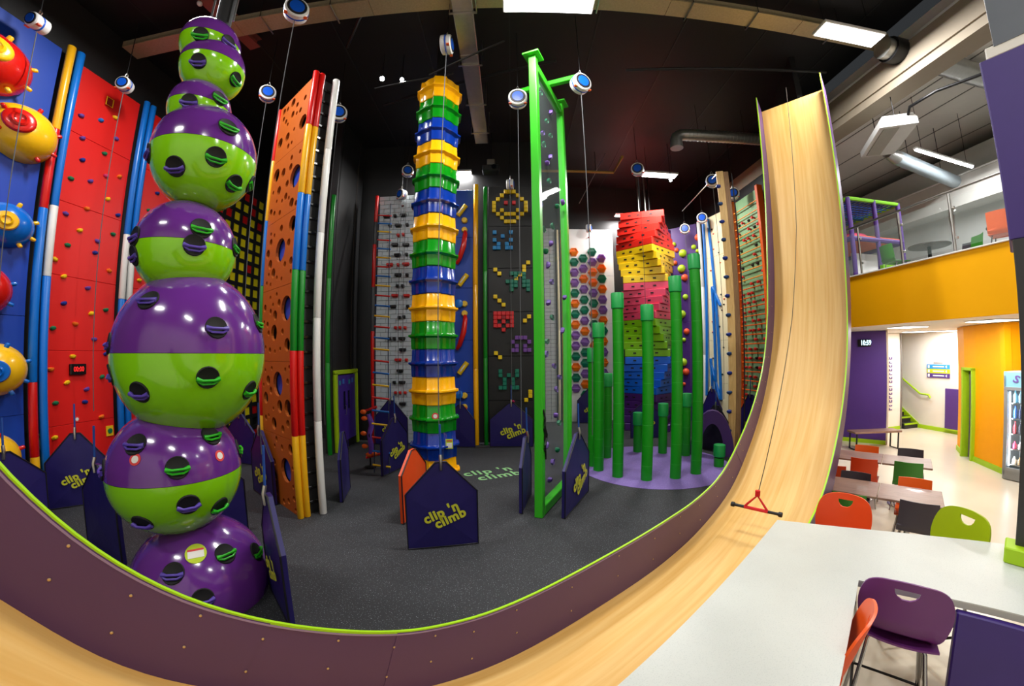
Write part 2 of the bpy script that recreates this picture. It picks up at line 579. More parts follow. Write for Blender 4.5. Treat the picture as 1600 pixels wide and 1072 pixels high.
def on(w, px, py, off=0.0):
    """pixel -> (x, z) on the face of a wall, off metres in front of it"""
    p, q = w_pq[w.name]
    d = Vector((q[0]-p[0], q[1]-p[1])).normalized(); nrm = Vector((d.y, -d.x))*off
    P = on_wall(px, py, (p[0]+nrm.x, p[1]+nrm.y), (q[0]+nrm.x, q[1]+nrm.y))
    L = local(w, P)
    return L.x, L.z


def panels(w, x0, x1, z0, z1, nx, nz, m, depth=.06, gap=.006, name='panel', bev=.004):
    dx, dz = (x1-x0)/nx, (z1-z0)/nz
    me = MB().box((0, depth/2, 0), (dx-gap, depth, dz-gap), bev=bev).mesh(name, m)
    for i in range(nx):
        for k in range(nz):
            link(name, me, w, (x0+dx*(i+.5), 0, z0+dz*(k+.5)))


HOLD = {}


def hold_mesh(m, kind=0):
    k = (m.name, kind)
    if k in HOLD:
        return HOLD[k]
    b = MB(); rnd = random.Random(kind)
    n = 9
    for ring, (rr, y) in enumerate(((1.0, 0.0), (.95, -.35), (.72, -.75), (.3, -.95))):
        for i in range(n):
            a = 2*math.pi*i/n
            j = 1+.18*rnd.uniform(-1, 1)
            b.v.append((rr*math.cos(a)*j, y+(-.2 if math.sin(a) > .3 and ring in (1, 2) else 0), rr*math.sin(a)*.72*j))
    for r in range(3):
        for i in range(n):
            j = (i+1) % n
            b.f.append((r*n+i, r*n+j, (r+1)*n+j, (r+1)*n+i))
    b.f.append(tuple(3*n+i for i in range(n)))
    HOLD[k] = b.mesh('hold', m, 50)
    return HOLD[k]


def hold(w, px, py, m, size=.06, name='hold', kind=0):
    x, z = on(w, px, py)
    return link(name, hold_mesh(m, kind), w, (x, 0, z), (0, random.uniform(-.5, .5), 0), size)


def pipe(name, label, x, y, z0, segs, r=.06, group=None):
    """upright pipe of coloured lengths; segs = [(top z, material)...] from the floor up"""
    t = thing(name, label, 'pipe', (x, y, 0), 0, group)
    z = z0
    for (z1, m) in segs:
        MB().lathe([(r*.96, z+.002), (r, z+.008), (r, z1-.008), (r*.96, z1-.002)], 14).build('pipe_length', m, t, 30)
        z = z1
    return t


H_P = mat('hold violet', (96, 62, 150), .5); H_G = mat('hold green', (4, 112, 72), .5); H_Y = mat('hold yellow', (240, 196, 20), .5)
H_O = mat('hold orange', (236, 112, 20), .5); H_B = mat('hold blue', (16, 48, 140), .5); H_M = mat('hold magenta', (206, 50, 110), .5)
H_K = mat('hold black', (24, 24, 26), .5); H_R = mat('hold red', (214, 40, 34), .45); H_L = mat('hold light blue', (20, 110, 200), .5)

# blue wall with domes -------------------------------------------------
XW = -8.05
bw = wall_thing('bubble_climbing_wall', 'blue climbing wall with big coloured domes beside the red wall', (XW, 2.6), (XW, 4.5))
panels(bw, 0, 1.9, 0, 8.1, 1, 5, BLUE)


def dome(px, py, r, m, dm, tilt, label_grip=None):
    x, z = on(bw, px, py)
    d = MB().lathe([(r*math.cos(a), r*math.sin(a)) for a in [k*math.pi/2/12 for k in range(12)]]+[(.001, r)], 28,
                   Matrix.Rotation(math.pi/2, 4, 'X')).build('dome', m, bw, 60, loc=(x, 0, z))
    R = Matrix.Rotation(tilt[1], 4, 'X') @ Matrix.Rotation(tilt[0], 4, 'Z')
    T = R @ Matrix.Translation((0, -r*.93, 0)) @ Matrix.Rotation(math.pi/2, 4, 'X')
    MB().lathe([(r*.42, -.05), (r*.42, .02), (r*.38, .045), (r*.2, .05), (.001, .05)], 24, T).build('disc', dm, d, 50)
    MB().lathe([(r*.20, .03), (r*.24, .062), (r*.18, .085), (r*.13, .06)], 20, T).build('grip', dm, d, 50)
    for a in (20, 80, 150, 200, 290, 330):
        q = math.radians(a)
        v = Vector((math.cos(q)*.87, -.5, math.sin(q)*.87)).normalized()
        rot = Vector((0, 0, 1)).rotation_difference(v).to_matrix().to_4x4()
        MB().lathe([(.035, -.02), (.032, .05), (.02, .065), (.001, .067)], 10, Matrix.Translation(v*r) @ rot).build('peg', dm, d, 50)


DY = mat('dome yellow', (246, 190, 24), .25, coat=.3); DR = mat('dome red', (206, 24, 16), .25, coat=.3); DB = mat('dome blue', (14, 104, 200), .25, coat=.3)
dome(32, 210, .47, DY, DR, (-.55, -.12)); dome(-22, 95, .47, DR, DY, (-.35, -.12)); dome(8, 352, .36, DB, DY, (-.45, 0))
dome(-40, 452, .42, DR, DB, (-.5, 0)); dome(-12, 578, .42, DY, DB, (-.4, .05)); dome(-25, 720, .42, DY, DR, (-.45, .1))

# red wall ------------------------------------------------------------
rw = wall_thing('red_climbing_wall', 'red climbing wall with scattered small holds and a timer display', (XW, 4.82), (XW, 6.14))
panels(rw, 0, 1.31, 0.0, 8.05, 1, 6, RED)
RH = [(126, 181, H_P), (157, 188, H_L), (180, 184, H_Y), (128, 216, H_P), (181, 217, H_P), (163, 240, H_G), (128, 250, H_B), (110, 279, H_G), (141, 283, H_P),
      (165, 275, H_M), (186, 276, H_O), (168, 311, H_Y), (135, 326, H_O), (102, 334, H_P), (184, 336, H_B), (124, 360, H_Y), (105, 383, H_G), (152, 377, H_P),
      (176, 366, H_G), (148, 395, H_B), (85, 405, H_Y), (99, 432, H_Y), (170, 423, H_O), (137, 450, H_P), (99, 474, H_B), (142, 490, H_Y), (165, 484, H_G),
      (117, 506, H_O), (82, 513, H_G), (147, 530, H_P), (113, 557, H_Y), (165, 553, H_B), (79, 577, H_O), (104, 598, H_Y), (159, 589, H_G), (135, 608, H_P),
      (132, 628, H_B), (86, 630, H_G), (158, 651, H_O), (67, 660, H_Y), (85, 684, H_Y)]
for i, (a, b, m) in enumerate(RH):
    hold(rw, a, b, m, .055, kind=i % 3)
x, z = on(rw, 120, 577)
tm = MB().box((x, -.03, z), (.30, .06, .20), bev=.01).build('timer_display', mat('black display', (10, 8, 8), .3), rw)
link('digits', text_mesh('00:00', .12, emit_mat('red led', (255, 40, 40), .9), 0.0), tm, (x, -.064, z), (math.pi/2, 0, 0), (.74, 1.1, 1))
x, z = on(rw, 170, 160)
MB().box((x, -.012, z), (.13, .024, .16)).build('target_plate', mat('plate red dark', (150, 16, 14), .5), rw)
MB().tube([(x-.07, -.03, z-.085), (x+.07, -.03, z-.085), (x+.07, -.03, z+.085), (x-.07, -.03, z+.085)], .012, 6, closed=True).build('target_frame', H_Y, rw)
STK_W = mat('sticker white', (226, 222, 214), .6); STK_L = mat('sticker lime', (184, 206, 30), .6); STK_R = mat('sticker red', (214, 60, 60), .6)


def sticker(par, x, z, w=.12, h=.2, head=STK_L, y=-.006):
    s = MB().box((x, y, z), (w, .006, h)).build('sticker', STK_L, par)
    MB().box((x, y-.004, z-.15*h), (w*.75, .004, h*.5)).build('print', STK_W, s)
    MB().box((x, y-.004, z+.32*h), (w*.75, .004, h*.12)).build('print', STK_R, s)


def round_sticker(par, x, y, z, r, M=None):
    T = M if M else Matrix.Translation((x, y, z)) @ Matrix.Rotation(math.pi/2, 4, 'X')
    s = MB().lathe([(r, 0), (r, .004), (.001, .0045)], 20, T).build('sticker', STK_R, par)
    MB().lathe([(r*.62, .004), (r*.62, .006), (.001, .0062)], 16, T).build('print', STK_W, s)


x, z = on(rw, 63, 690); sticker(rw, x, z, .13, .27)
x, z = on(rw, 120, 655); round_sticker(rw, x, -.003, z, .05)
x, z = on(rw, 171, 673)
MB().box((x, -.008, z), (.15, .016, .2)).build('target_plate', H_Y, rw); MB().lathe([(.05, 0), (.05, .012), (.001, .013)], 14, Matrix.Translation((x, -.016, z)) @ Matrix.Rotation(math.pi/2, 4, 'X')).build('target_dot', H_G, rw)
# second red panel behind the spheres
rw2 = wall_thing('red_climbing_wall', 'narrower red climbing wall half hidden behind the purple and green spheres', (XW, 6.5), (XW, 8.3))
panels(rw2, 0, 1.8, 0, 8.05, 1, 6, RED)
for i, (a, b, m) in enumerate([(245, 302, H_B), (232, 329, H_G), (226, 345, H_P), (222, 425, H_O), (217, 438, H_Y), (262, 260, H_P), (250, 236, H_Y), (274, 300, H_G)]):
    hold(rw2, a, b, m, .055, kind=i % 3)
# pipes between the panels
def ptop(px, py):
    return on_wall(px, py, (XW+.1, 0), (XW+.1, 10)).z
pipe('corner_pipe', 'yellow topped corner pipe between blue and red climbing walls', XW+.08, 4.585, 0, [(.9, PIPE_Y), (2.15, PIPE_R), (5.1, PIPE_B), (6.55, PIPE_R), (8.2, PIPE_Y)], .065)
pipe('corner_pipe', 'blue and white pipe at the left edge of the red climbing wall', XW+.08, 4.745, 0, [(3.95, PIPE_B), (5.2, PIPE_W), (8.2, PIPE_B)], .065)
pipe('corner_pipe', 'blue and white pipe left of the pair beside the sphere tower', XW+.07, 6.23, 0, [(3.75, PIPE_B), (5.1, PIPE_W), (8.15, PIPE_B)], .065)
pipe('corner_pipe', 'blue and white pipe right of the pair beside the sphere tower', XW+.07, 6.40, 0, [(3.75, PIPE_B), (5.1, PIPE_W), (8.15, PIPE_B)], .065)

# lattice wall with lit cells ----------------------------------------
gw = wall_thing('lattice_climbing_wall', 'black lattice climbing wall with yellow and red square openings', (XW, 8.5), (XW, 11.1))
MB().box((1.3, .12, 3.85), (2.6, .04, 7.7)).build('backing', BLACKW, gw)
cy, cr = mat('cell yellow', (232, 214, 20), .5), mat('cell red', (196, 10, 16), .5)
NX, NZ = 7, 21
cwid, chei = 2.6/NX, 7.6/NZ
vb = MB().box((0, 0, 3.8), (.12, .09, 7.6)).mesh('lattice_bar', BLACKW)
hb = MB().box((1.3, 0, 0), (2.6, .085, .115)).mesh('lattice_bar', BLACKW)
for i in range(NX+1):
    link('lattice_bar', vb, gw, (i*cwid, .045, 0))
for k in range(NZ+1):
    link('lattice_bar', hb, gw, (0, .045, k*chei))
ym = MB().box((0, .04, 0), (cwid-.125, .03, chei-.12)).mesh('cell', cy); rm = MB().box((0, .04, 0), (cwid-.125, .03, chei-.12)).mesh('cell', cr)
rr = random.Random(3)
for i in range(NX):
    for k in range(NZ):
        if rr.random() < .93:
            link('cell', rm if rr.random() < .14 else ym, gw, ((i+.5)*cwid, 0, (k+.5)*chei))
pipe('corner_pipe', 'green pipe at the right end of the lattice wall', -7.3, 11.2, 0, [(1.5, PIPE_B), (7.6, PIPE_G)], .07)

# ------------------------------------------------------------------ sphere tower
sp = thing('sphere_tower', 'stack of glossy purple and lime green spheres for climbing', 'climbing tower', (-3.42, 3.38, 0), math.radians(-45.3)*0)
ST = [(.16, .72, 0), (1.43, .66, 1), (2.62, .765, 1), (3.70, .52, 1), (4.75, .56, 1), (5.30, .34, 1), (5.87, .36, 1), (6.15, .335, 1)]
TALL = [1, 1, 1.12, 1, 1.06, 1.05, 1.05, 1]   # the spheres are slightly egg shaped
tocam = math.atan2(-3.38, 3.42)             # azimuth from the tower to the eye
GR = {1: [(-25, 52, 1), (30, 50, 1), (2, 10, 1), (0, 34, 2), (22, -24, 2), (-46, -28, 1), (-4, -36, 1)]}
def grip_hole(parent, c, r, az_, el, gm, tall=1.0):
    a, e = tocam+math.radians(az_), math.radians(el)
    v = Vector((math.cos(a)*math.cos(e), math.sin(a)*math.cos(e), math.sin(e)))
    side = Vector((-math.sin(a), math.cos(a), 0)); up = v.cross(side)
    T = Matrix((( *[side.x, up.x, v.x], c.x+v.x*r*.985), (*[side.y, up.y, v.y], c.y+v.y*r*.985), (*[side.z, up.z, v.z], c.z+v.z*r*.985), (0, 0, 0, 1)))
    k = .1 if r > .5 else .082
    v = Vector((v.x, v.y, v.z*tall))
    T.translation = c+v*r*1.002
    h = MB().lathe([(k*1.05, -.04), (k*1.06, -.002), (k*1.0, .005), (k*.93, .003), (k*.9, .0015), (.001, .001)], 20, T).build('hole', HOLE, parent, 40)
    MB().tube([T @ Vector(q) for q in ((-k*1.0, -.01, .008), (-k*.5, -.02, .03), (k*.5, -.02, .03), (k*1.0, -.01, .008))], [.024, .013, .013, .024], 8).tube([T @ Vector(q) for q in ((-k*.93, -.03, .01), (-k*.5, -.055, .018), (k*.5, -.055, .018), (k*.93, -.03, .01))], .011, 6).build('grip', gm, h, 50)


rr = random.Random(11)
holes = {0: [(-24, 34, PGRIP), (26, 40, GGRIP), (-2, 12, PGRIP), (62, 26, GGRIP), (-60, 20, PGRIP)],
         1: [(2, 14, GGRIP), (-36, 34, PGRIP), (40, 36, GGRIP), (8, -18, PGRIP), (-36, -34, PGRIP), (40, -30, GGRIP), (-80, 8, PGRIP), (82, 14, GGRIP)],
         2: [(-38, 34, PGRIP), (16, 16, PGRIP), (66, 22, GGRIP), (10, -15, GGRIP), (-40, -24, PGRIP), (52, -26, GGRIP), (-78, 6, PGRIP), (-80, -14, PGRIP)],
         3: [(14, 14, GGRIP), (8, -6, PGRIP), (-66, 4, PGRIP), (-70, -16, PGRIP), (70, 6, GGRIP)],
         4: [(18, 18, GGRIP), (10, -18, GGRIP), (-34, -32, PGRIP), (44, -36, GGRIP), (-80, -10, PGRIP), (80, -22, GGRIP)],
         5: [(-20, -14, PGRIP), (30, 10, GGRIP)], 6: [(-28, -22, PGRIP), (50, -26, GGRIP)], 7: [(30, -10, PGRIP), (-22, -16, GGRIP)]}
side_ = Vector((math.sin(math.radians(45)), math.cos(math.radians(45)), 0))
SHIFT = [.04, -.085, .10, .0, .08, -.05, .0, -.07]
for i, (z, r, two) in enumerate(ST):
    O = side_*SHIFT[i]
    if i == 0:
        b = MB().sphere((O.x, O.y, z), r, 48, 20, v0=math.radians(77)).build('sphere', PURPLE, sp, 60)
    else:
        b = MB().sphere((O.x, O.y, z), r, 48, 14, v0=math.pi/2, sc=(1, 1, TALL[i])).build('upper_half', PURPLE, sp, 60)
        MB().sphere((O.x, O.y, z-.004), r, 48, 14, v1=math.pi/2, sc=(1, 1, TALL[i])).build('lower_half', GREEN, sp, 60)
        MB().lathe([(r*.99, z-.006), (r*1.0005, z-.002), (r*.99, z+.002)], 48, Matrix.Translation((O.x, O.y, 0))).build('seam', HOLE, sp)
    for (a, e, g) in holes[i]:
        grip_hole(b, Vector((O.x, O.y, z)), r, a, e, g, TALL[i])
MB().tube([(0, 0, 0), (0, 0, CEIL-.01)], .09, 16).build('pole', mat('black pole', (14, 14, 16), .6), sp, 40)
b = MB()
for k in range(3):
    a = k*2.1
    b.tube([(.14*math.cos(a), .14*math.sin(a), 6.55), (.14*math.cos(a), .14*math.sin(a), 7.0)], .012, 6)
b.build('tie_rods', STEEL, sp, 40)
for (zc, r, a, e, rad, k) in ((1.43, .66, -32, 22, .055, 1), (1.43, .66, 40, 17, .055, 1), (.16, .72, -3, 47, .1, 0)):
    O = side_*SHIFT[k]
    aa, ee = tocam+math.radians(a), math.radians(e)
    v = Vector((math.cos(aa)*math.cos(ee), math.sin(aa)*math.cos(ee), math.sin(ee)))
    T = Matrix.Translation(Vector((O.x, O.y, zc))+v*(r-.0015)) @ Vector((0, 0, 1)).rotation_difference(v).to_matrix().to_4x4()
    if rad < .08:
        round_sticker(sp, 0, 0, 0, rad, T)
    else:
        s_ = MB().lathe([(rad, -.004), (rad, .004), (.001, .005)], 24, T).build('sticker', STK_L, sp)
        up = Vector((0, 0, 1)); x_ = up.cross(v).normalized(); y_ = v.cross(x_)
        T2 = Matrix(((x_.x, y_.x, v.x, O.x+v.x*(r+.004)), (x_.y, y_.y, v.y, O.y+v.y*(r+.004)), (x_.z, y_.z, v.z, zc+v.z*(r+.004)), (0, 0, 0, 1)))
        MB().box((0, 0, 0), (.15, .09, .004), T2).build('print', STK_W, s_)
        MB().box((0, .035, .001), (.15, .02, .005), T2).build('print', STK_R, s_)

# ------------------------------------------------------------------ orange wall with round holes (free standing)
from mathutils.geometry import delaunay_2d_cdt


def holed_panel(w, x0, x1, z0, z1, hs, m, depth=.05, name='panel'):
    """sheet with real round holes; hs = [(x, z, r)]"""
    vs = [Vector((x0, z0)), Vector((x1, z0)), Vector((x1, z1)), Vector((x0, z1))]
    es = [(0, 1), (1, 2), (2, 3), (3, 0)]
    loops = []
    for (x, z, r) in hs:
        n0 = len(vs); k = 18 if r > .08 else 12
        for i in range(k):
            a = 2*math.pi*i/k
            vs.append(Vector((x+r*math.cos(a), z+r*math.sin(a))))
        es += [(n0+i, n0+(i+1) % k) for i in range(k)]; loops.append((n0, k))
    V, E_, F, _, _, _ = delaunay_2d_cdt(vs, es, [], 0, 1e-6)
    b = MB(); b.v = [(p.x, 0, p.y) for p in V]
    for f in F:
        c = sum((V[i] for i in f), Vector((0, 0)))/len(f)
        if all((c.x-x)**2+(c.y-z)**2 > (r*.985)**2 for x, z, r in hs):
            b.f.append(tuple(f))
    for (x, z, r) in hs:                         # wall of each hole
        k = 18 if r > .08 else 12; n0 = len(b.v)
        for i in range(k):
            a = 2*math.pi*i/k
            b.v.append((x+r*math.cos(a), 0, z+r*math.sin(a))); b.v.append((x+r*math.cos(a), depth, z+r*math.sin(a)))
        b.f += [(n0+2*i, n0+2*i+1, n0+(2*i+3) % (2*k), n0+(2*i+2) % (2*k)) for i in range(k)]
    b.add([(x0, 0, z0), (x1, 0, z0), (x1, 0, z1), (x0, 0, z1), (x0, depth, z0), (x1, depth, z0), (x1, depth, z1), (x0, depth, z1)],
          [(0, 4, 5, 1), (1, 5, 6, 2), (2, 6, 7, 3), (3, 7, 4, 0)])
    return b.build(name, m, w)


ON, OF = (-3.43, 5.61), (-4.57, 6.43)
ow = wall_thing('cheese_climbing_wall', 'orange plywood climbing wall full of round holes', OF, ON)
OL = ow['len']
big = []
for (a, b) in ((461, 275), (438, 391), (450, 481), (434, 600), (447, 735)):
    x, z = on(ow, a, b); big.append((min(max(x, .27), OL-.27), z, .21))
big2 = []
for (a, b) in ((473, 190), (464, 345), (428, 520), (458, 640), (432, 275)):
    x, z = on(ow, a, b); big2.append((min(max(x, .2), OL-.2), z, .14))
rr = random.Random(5)
allh = [h for h in big+big2 if .3 < h[1] < 7.2]
zs = [0.0, 1.25, 2.5, 3.75, 5.0, 6.25, 7.5]
allh = [(x, min(max(z, max(q for q in zs if q <= z)+r+.03), min(q for q in zs if q > z)-r-.03), r) for x, z, r in allh]
for k in range(6):
    cnt = 0
    for _ in range(400):
        r = rr.choice((.04, .055, .07, .09, .11))
        x, z = rr.uniform(r+.05, OL-r-.05), rr.uniform(zs[k]+r+.03, zs[k+1]-r-.03)
        if all(math.hypot(x-a, z-b) > r+c+.05 for a, b, c in allh):
            allh.append((x, z, r)); cnt += 1
        if cnt > 15:
            break
for k in range(6):
    holed_panel(ow, 0, OL, zs[k]+.003, zs[k+1]-.003, [h for h in allh if zs[k] < h[1] < zs[k+1]], ORANGEP)
MB().box((OL/2, .26, 3.75), (OL-.02, .3, 7.5)).build('core', BLACK, ow)
disc = MB().lathe([(1, 0), (1, .02), (.001, .021)], 18, Matrix.Rotation(math.pi/2, 4, 'X')).mesh('hole_backing', BLUE)
for (x, z, r) in big:
    link('hole_backing', disc, ow, (x, .09, z), None, (r*.98, 1, r*.98))
rung = MB().box((0, 0, 0), (.03, .26, .05), bev=.008).mesh('side_rung', mat('glossy black', (20, 20, 20), .25))
for k in range(30):
    link('side_rung', rung, ow, (OL+.0, .26, .2+k*.245))
def zo(px, py):
    return on(ow, px, py)[1]
NEAR = [(zo(463, 682), PIPE_Y), (zo(464, 548), PIPE_R), (zo(466, 420), PIPE_G), (zo(472, 301), PIPE_B), (zo(480, 198), PIPE_Y), (7.55, PIPE_R)]
FAR = [(1.5, PIPE_Y), (2.3, PIPE_R), (zo(416, 445), PIPE_G), (zo(420, 344), PIPE_B), (zo(426, 254), PIPE_Y), (7.5, PIPE_R)]
d = Vector((ON[0]-OF[0], ON[1]-OF[1])).normalized()
pipe('edge_pipe', 'rainbow striped pipe on the near edge of the orange holed wall', ON[0]+d.x*.055, ON[1]+d.y*.055, 0, NEAR, .055)
pipe('edge_pipe', 'rainbow striped pipe behind the near edge pipe of the orange wall', ON[0]+d.x*.055-d.y*.115, ON[1]+d.y*.055+d.x*.115, 0, NEAR, .055)
pipe('edge_pipe', 'rainbow striped pipe on the far edge of the orange holed wall', OF[0]-d.x*.05, OF[1]-d.y*.05, 0, FAR, .05)
wp = pipe('corner_post', 'tall white post behind the orange holed wall', -3.12, 5.84, 0, [(1.55, PIPE_W), (3.2, PIPE_W), (4.6, PIPE_W), (6.1, PIPE_W), (7.52, PIPE_W)], .062)
pipe('corner_pipe', 'slim green pipe left of the lime framed exit door', -4.76, 9.5, 0, [(2.4, PIPE_G), (4.6, PIPE_G), (6.9, PIPE_G)], .06)
# back face of the free standing wall: black ladder wall beside the white post
bk = wall_thing('black_climbing_wall', 'narrow black climbing wall between orange wall and white post', (-4.45, 6.85), (-3.2, 5.95))
panels(bk, 0, bk['len'], 0, 7.5, 1, 5, mat('glossy black board', (16, 16, 17), .3), depth=.04)

# ------------------------------------------------------------------ exit door in the side wall
dw = thing('door_1', 'purple double exit door in a lime green frame', 'door', (-4.72, 9.72, 0), math.radians(90))
dw['kind'] = 'structure'
DP = mat('door purple', (70, 44, 150), .4); DL = mat('door frame lime', (170, 204, 16), .45)
for (c, s_) in (((.05, -.04, 1.06), (.11, .12, 2.12)), ((1.42, -.04, 1.06), (.11, .12, 2.12)), ((.735, -.04, 2.14), (1.48, .12, .11))):
    MB().box(c, s_, bev=.008).build('door_frame', DL, dw)
for i in (0, 1):
    lf = MB().box((.42+.63*i, -.03, 1.03), (.62, .05, 2.04), bev=.006).build('door_leaf', DP, dw)
    MB().box((.42+.63*i+(.17 if i == 0 else -.17), -.06, 1.35), (.1, .012, .5)).build('door_window', mat('dark glass', (30, 26, 60), .1), lf)
    MB().box((.42+.63*i, -.06, .12), (.58, .01, .2)).build('kick_plate', DARKM, lf)
    MB().box((.3+.63*i, -.062, 1.85), (.1, .008, .12)).build('sign', mat('teal notice', (40, 150, 170), .5), lf)
    MB().box((.52+.63*i, -.062, 1.88), (.13, .008, .13)).build('sign', mat('blue notice', (70, 120, 210), .5), lf)
MB().tube([(.62, -.06, .95), (.62, -.1, .95), (.62, -.1, 1.2), (.62, -.06, 1.2)], .012, 6).build('door_handle', STEEL, dw, 40)


def exit_sign(label, loc, rz, w=.3, h=.2):
    t = thing('exit_sign', label, 'sign', loc, rz)
    MB().box((0, .02, 0), (w, .04, h), bev=.006).build('sign_body', emit_mat('exit green', (10, 150, 100), .7), t)
    em = emit_mat('exit white', (220, 255, 240), 1.0)
    MB().prism([(-.09, .0), (-.03, .045), (-.03, .018), (.02, .018), (.02, -.018), (-.03, -.018), (-.03, -.045)], -.008, 0).build('arrow', em, t)
    MB().box((.075, -.003, 0), (.07, .008, .13)).build('doorway', em, t)
    return t


exit_sign('green emergency exit sign above the purple door', (-4.745, 10.75, 2.78), math.radians(90), .34, .2)
exit_sign('small green exit sign high on the black wall above the door', (-4.745, 10.85, 3.85), math.radians(90), .26, .26)
nb = thing('wall_notice', 'white notice panel on black wall right of the exit door', 'notice', (-4.73, 11.32, 1.6), math.radians(90))
MB().box((0, 0, 0), (.14, .02, .4)).build('board', mat('notice grey', (120, 126, 140), .6), nb); MB().box((0, -.014, -.08), (.1, .01, .12)).build('print', STK_R, nb)

# ------------------------------------------------------------------ grey brick wall
gb = wall_thing('grey_brick_climbing_wall', 'grey brick pattern climbing wall with black and red rail holds', (-4.02, 11.1), (-2.45, 11.1))
MB().box((gb['len']/2, .06, 3.73), (gb['len'], .04, 7.46)).build('backing', mat('mortar grey', (108, 114, 120), .7), gb)
BW, BH = .314, .135
bk_f = MB().box((0, .02, 0), (BW-.008, .05, BH-.008), bev=.004).mesh('brick', GREYW)
bk_h = MB().box((0, .02, 0), (BW/2-.008, .05, BH-.008), bev=.004).mesh('brick', GREYW)
for k in range(55):
    z = (k+.5)*BH+.02
    if k % 2 == 0:
        for i in range(5):
            link('brick', bk_f, gb, ((i+.5)*BW, 0, z))
    else:
        link('brick', bk_h, gb, (BW/4, 0, z)); link('brick', bk_h, gb, (5*BW-BW/4, 0, z))
        for i in range(4):
            link('brick', bk_f, gb, ((i+1)*BW, 0, z))
def rail_mesh(m, L):
    return MB().box((0, -.07, 0), (L, .09, .07), bev=.012).box((0, -.02, -.035), (L*.8, .05, .04)).mesh('rail_hold', m)
rk, rr_, rs = rail_mesh(H_K, .2), rail_mesh(H_R, .2), rail_mesh(H_K, .09)
rrs = rail_mesh(H_R, .08)
GH = [(605, 339, rk), (618, 338, rs), (631, 337, rk), (610, 353, rs), (623, 353, rk), (637, 352, rs), (623, 368, rrs), (631, 367, rrs), (618, 383, rk), (635, 383, rk), (622, 399, rk), (636, 398, rs),
      (610, 414, rr_), (623, 414, rrs), (635, 413, rr_), (623, 430, rk), (637, 430, rs), (622, 447, rs), (630, 447, rs), (618, 462, rr_), (636, 462, rr_), (615, 479, rk), (638, 479, rs), (625, 496, rs), (632, 495, rs),
      (619, 512, rrs), (626, 512, rrs), (634, 512, rrs), (610, 529, rs), (617, 529, rs), (629, 529, rk), (630, 546, rk), (623, 562, rr_), (636, 562, rrs), (626, 579, rk), (617, 597, rs), (629, 597, rk), (619, 613, rrs), (626, 613, rrs), (634, 613, rrs), (630, 630, rk)]
for (a, b, me) in GH:
    x, z = on(gb, a, b)
    link('rail_hold', me, gb, (x, 0, z))
for (a, b, m) in ((629, 322, mat('maroon', (90, 20, 30), .5)),):
    hold(gb, a, b, m, .05)
pipe('edge_pipe', 'red and grey banded pipe at the left edge of the grey brick wall', -4.08, 11.02, 0,
     [(1.9, PIPE_R), (3.3, PIPE_R), (4.6, mat('pipe grey', (70, 70, 74), .4)), (5.9, PIPE_R), (6.6, MATS['pipe grey']), (7.45, PIPE_R)], .055)

# rope ladder in front of it
rl = thing('rope_ladder', 'rope ladder with red, yellow and blue rungs before the grey brick wall', 'rope ladder', (-3.3, 9.4, 0), 0)
T0, T1 = Vector((-.45, 1.45, 7.1)), Vector((.48, -1.4, .06))
for s_ in (-.17, .17):
    MB().tube([T0+Vector((s_, 0, 0)), T0.lerp(T1, .4)+Vector((s_, .12, -.02)), T0.lerp(T1, .8)+Vector((s_, .1, -.05)), T1+Vector((s_, 0, 0))], .012, 6).build('rope', mat('blue rope', (24, 34, 62), .8), rl, 50)
cols = [H_R, H_L, H_Y]
for k in range(24):
    t = .06+k*.04
    c = T0.lerp(T1, t)+Vector((0, .12*math.sin(math.pi*min(1, t*1.15)), 0))
    MB().tube([c+Vector((-.2, 0, .02)), c+Vector((.2, 0, -.02))], .022, 8).build('rung', cols[k % 3], rl, 40)

# twirl of purple and orange at its foot
hn = thing('harness_rack', 'purple and orange harness hanging near the exit door', 'harness', (-3.3, 8.6, 0))
MB().tube([(0, 0, 1.25), (.06, .02, 1.0), (-.02, .04, .75), (.05, 0, .45), (.0, -.02, .3)], [.05, .07, .055, .07, .04], 8).build('webbing', mat('harness purple', (110, 70, 180), .6), hn, 50)
for i, (x, z) in enumerate(((-.12, 1.3), (-.1, 1.15), (-.13, .8), (-.11, .5), (.12, .32), (-.02, .3))):
    MB().sphere((x, -.03, z), .055, 10, 8, sc=(1.4, .7, 1)).build('buckle', mat('harness orange', (240, 100, 20), .5), hn, 60)
MB().tube([(-.14, 0, 1.3), (.2, 0, 1.42)], .03, 8).build('loop', H_R, hn, 40)
MB().tube([(-.1, 0, .22), (.3, 0, .34)], .03, 8).build('loop', H_R, hn, 40)
MB().tube([(0, 0, 0), (0, 0, 1.5)], .02, 8).build('stand', DARKM, hn, 40)
MB().lathe([(.14, 0), (.14, .02), (.03, .04)], 16).build('stand_foot', DARKM, hn, 40)

# ------------------------------------------------------------------ blue wall with handles
hb_ = wall_thing('blue_handle_wall', 'blue climbing wall with red curved handles and yellow knobs', (-2.4, 11.12), (-1.12, 11.12))
panels(hb_, 0, 1.28, 0, 7.55, 1, 5, BLUE)
KY = mat('knob yellow', (240, 196, 60), .35)
for (a, b) in ((726, 345), (726, 360), (726, 475), (726, 490), (726, 618), (726, 636), (704, 345), (704, 475)):
    x, z = on(hb_, a, b); x = min(max(x, .1), 1.18)
    MB().lathe([(.09, 0), (.09, .07), (.07, .1), (.001, .1)], 18, Matrix.Translation((x, 0, z)) @ Matrix.Rotation(math.pi/2, 4, 'X')).build('knob', KY, hb_, 40)
for (a, b) in ((724, 475), (724, 616)):
    x, z = on(hb_, a, b); x = min(max(x, .1), 1.1)
    MB().lathe([(.12, 0), (.12, .14), (.08, .16)], 18, Matrix.Translation((x-.12, 0, z)) @ Matrix.Rotation(math.pi/2, 4, 'X')).build('knob_base', PIPE_B, hb_, 40)
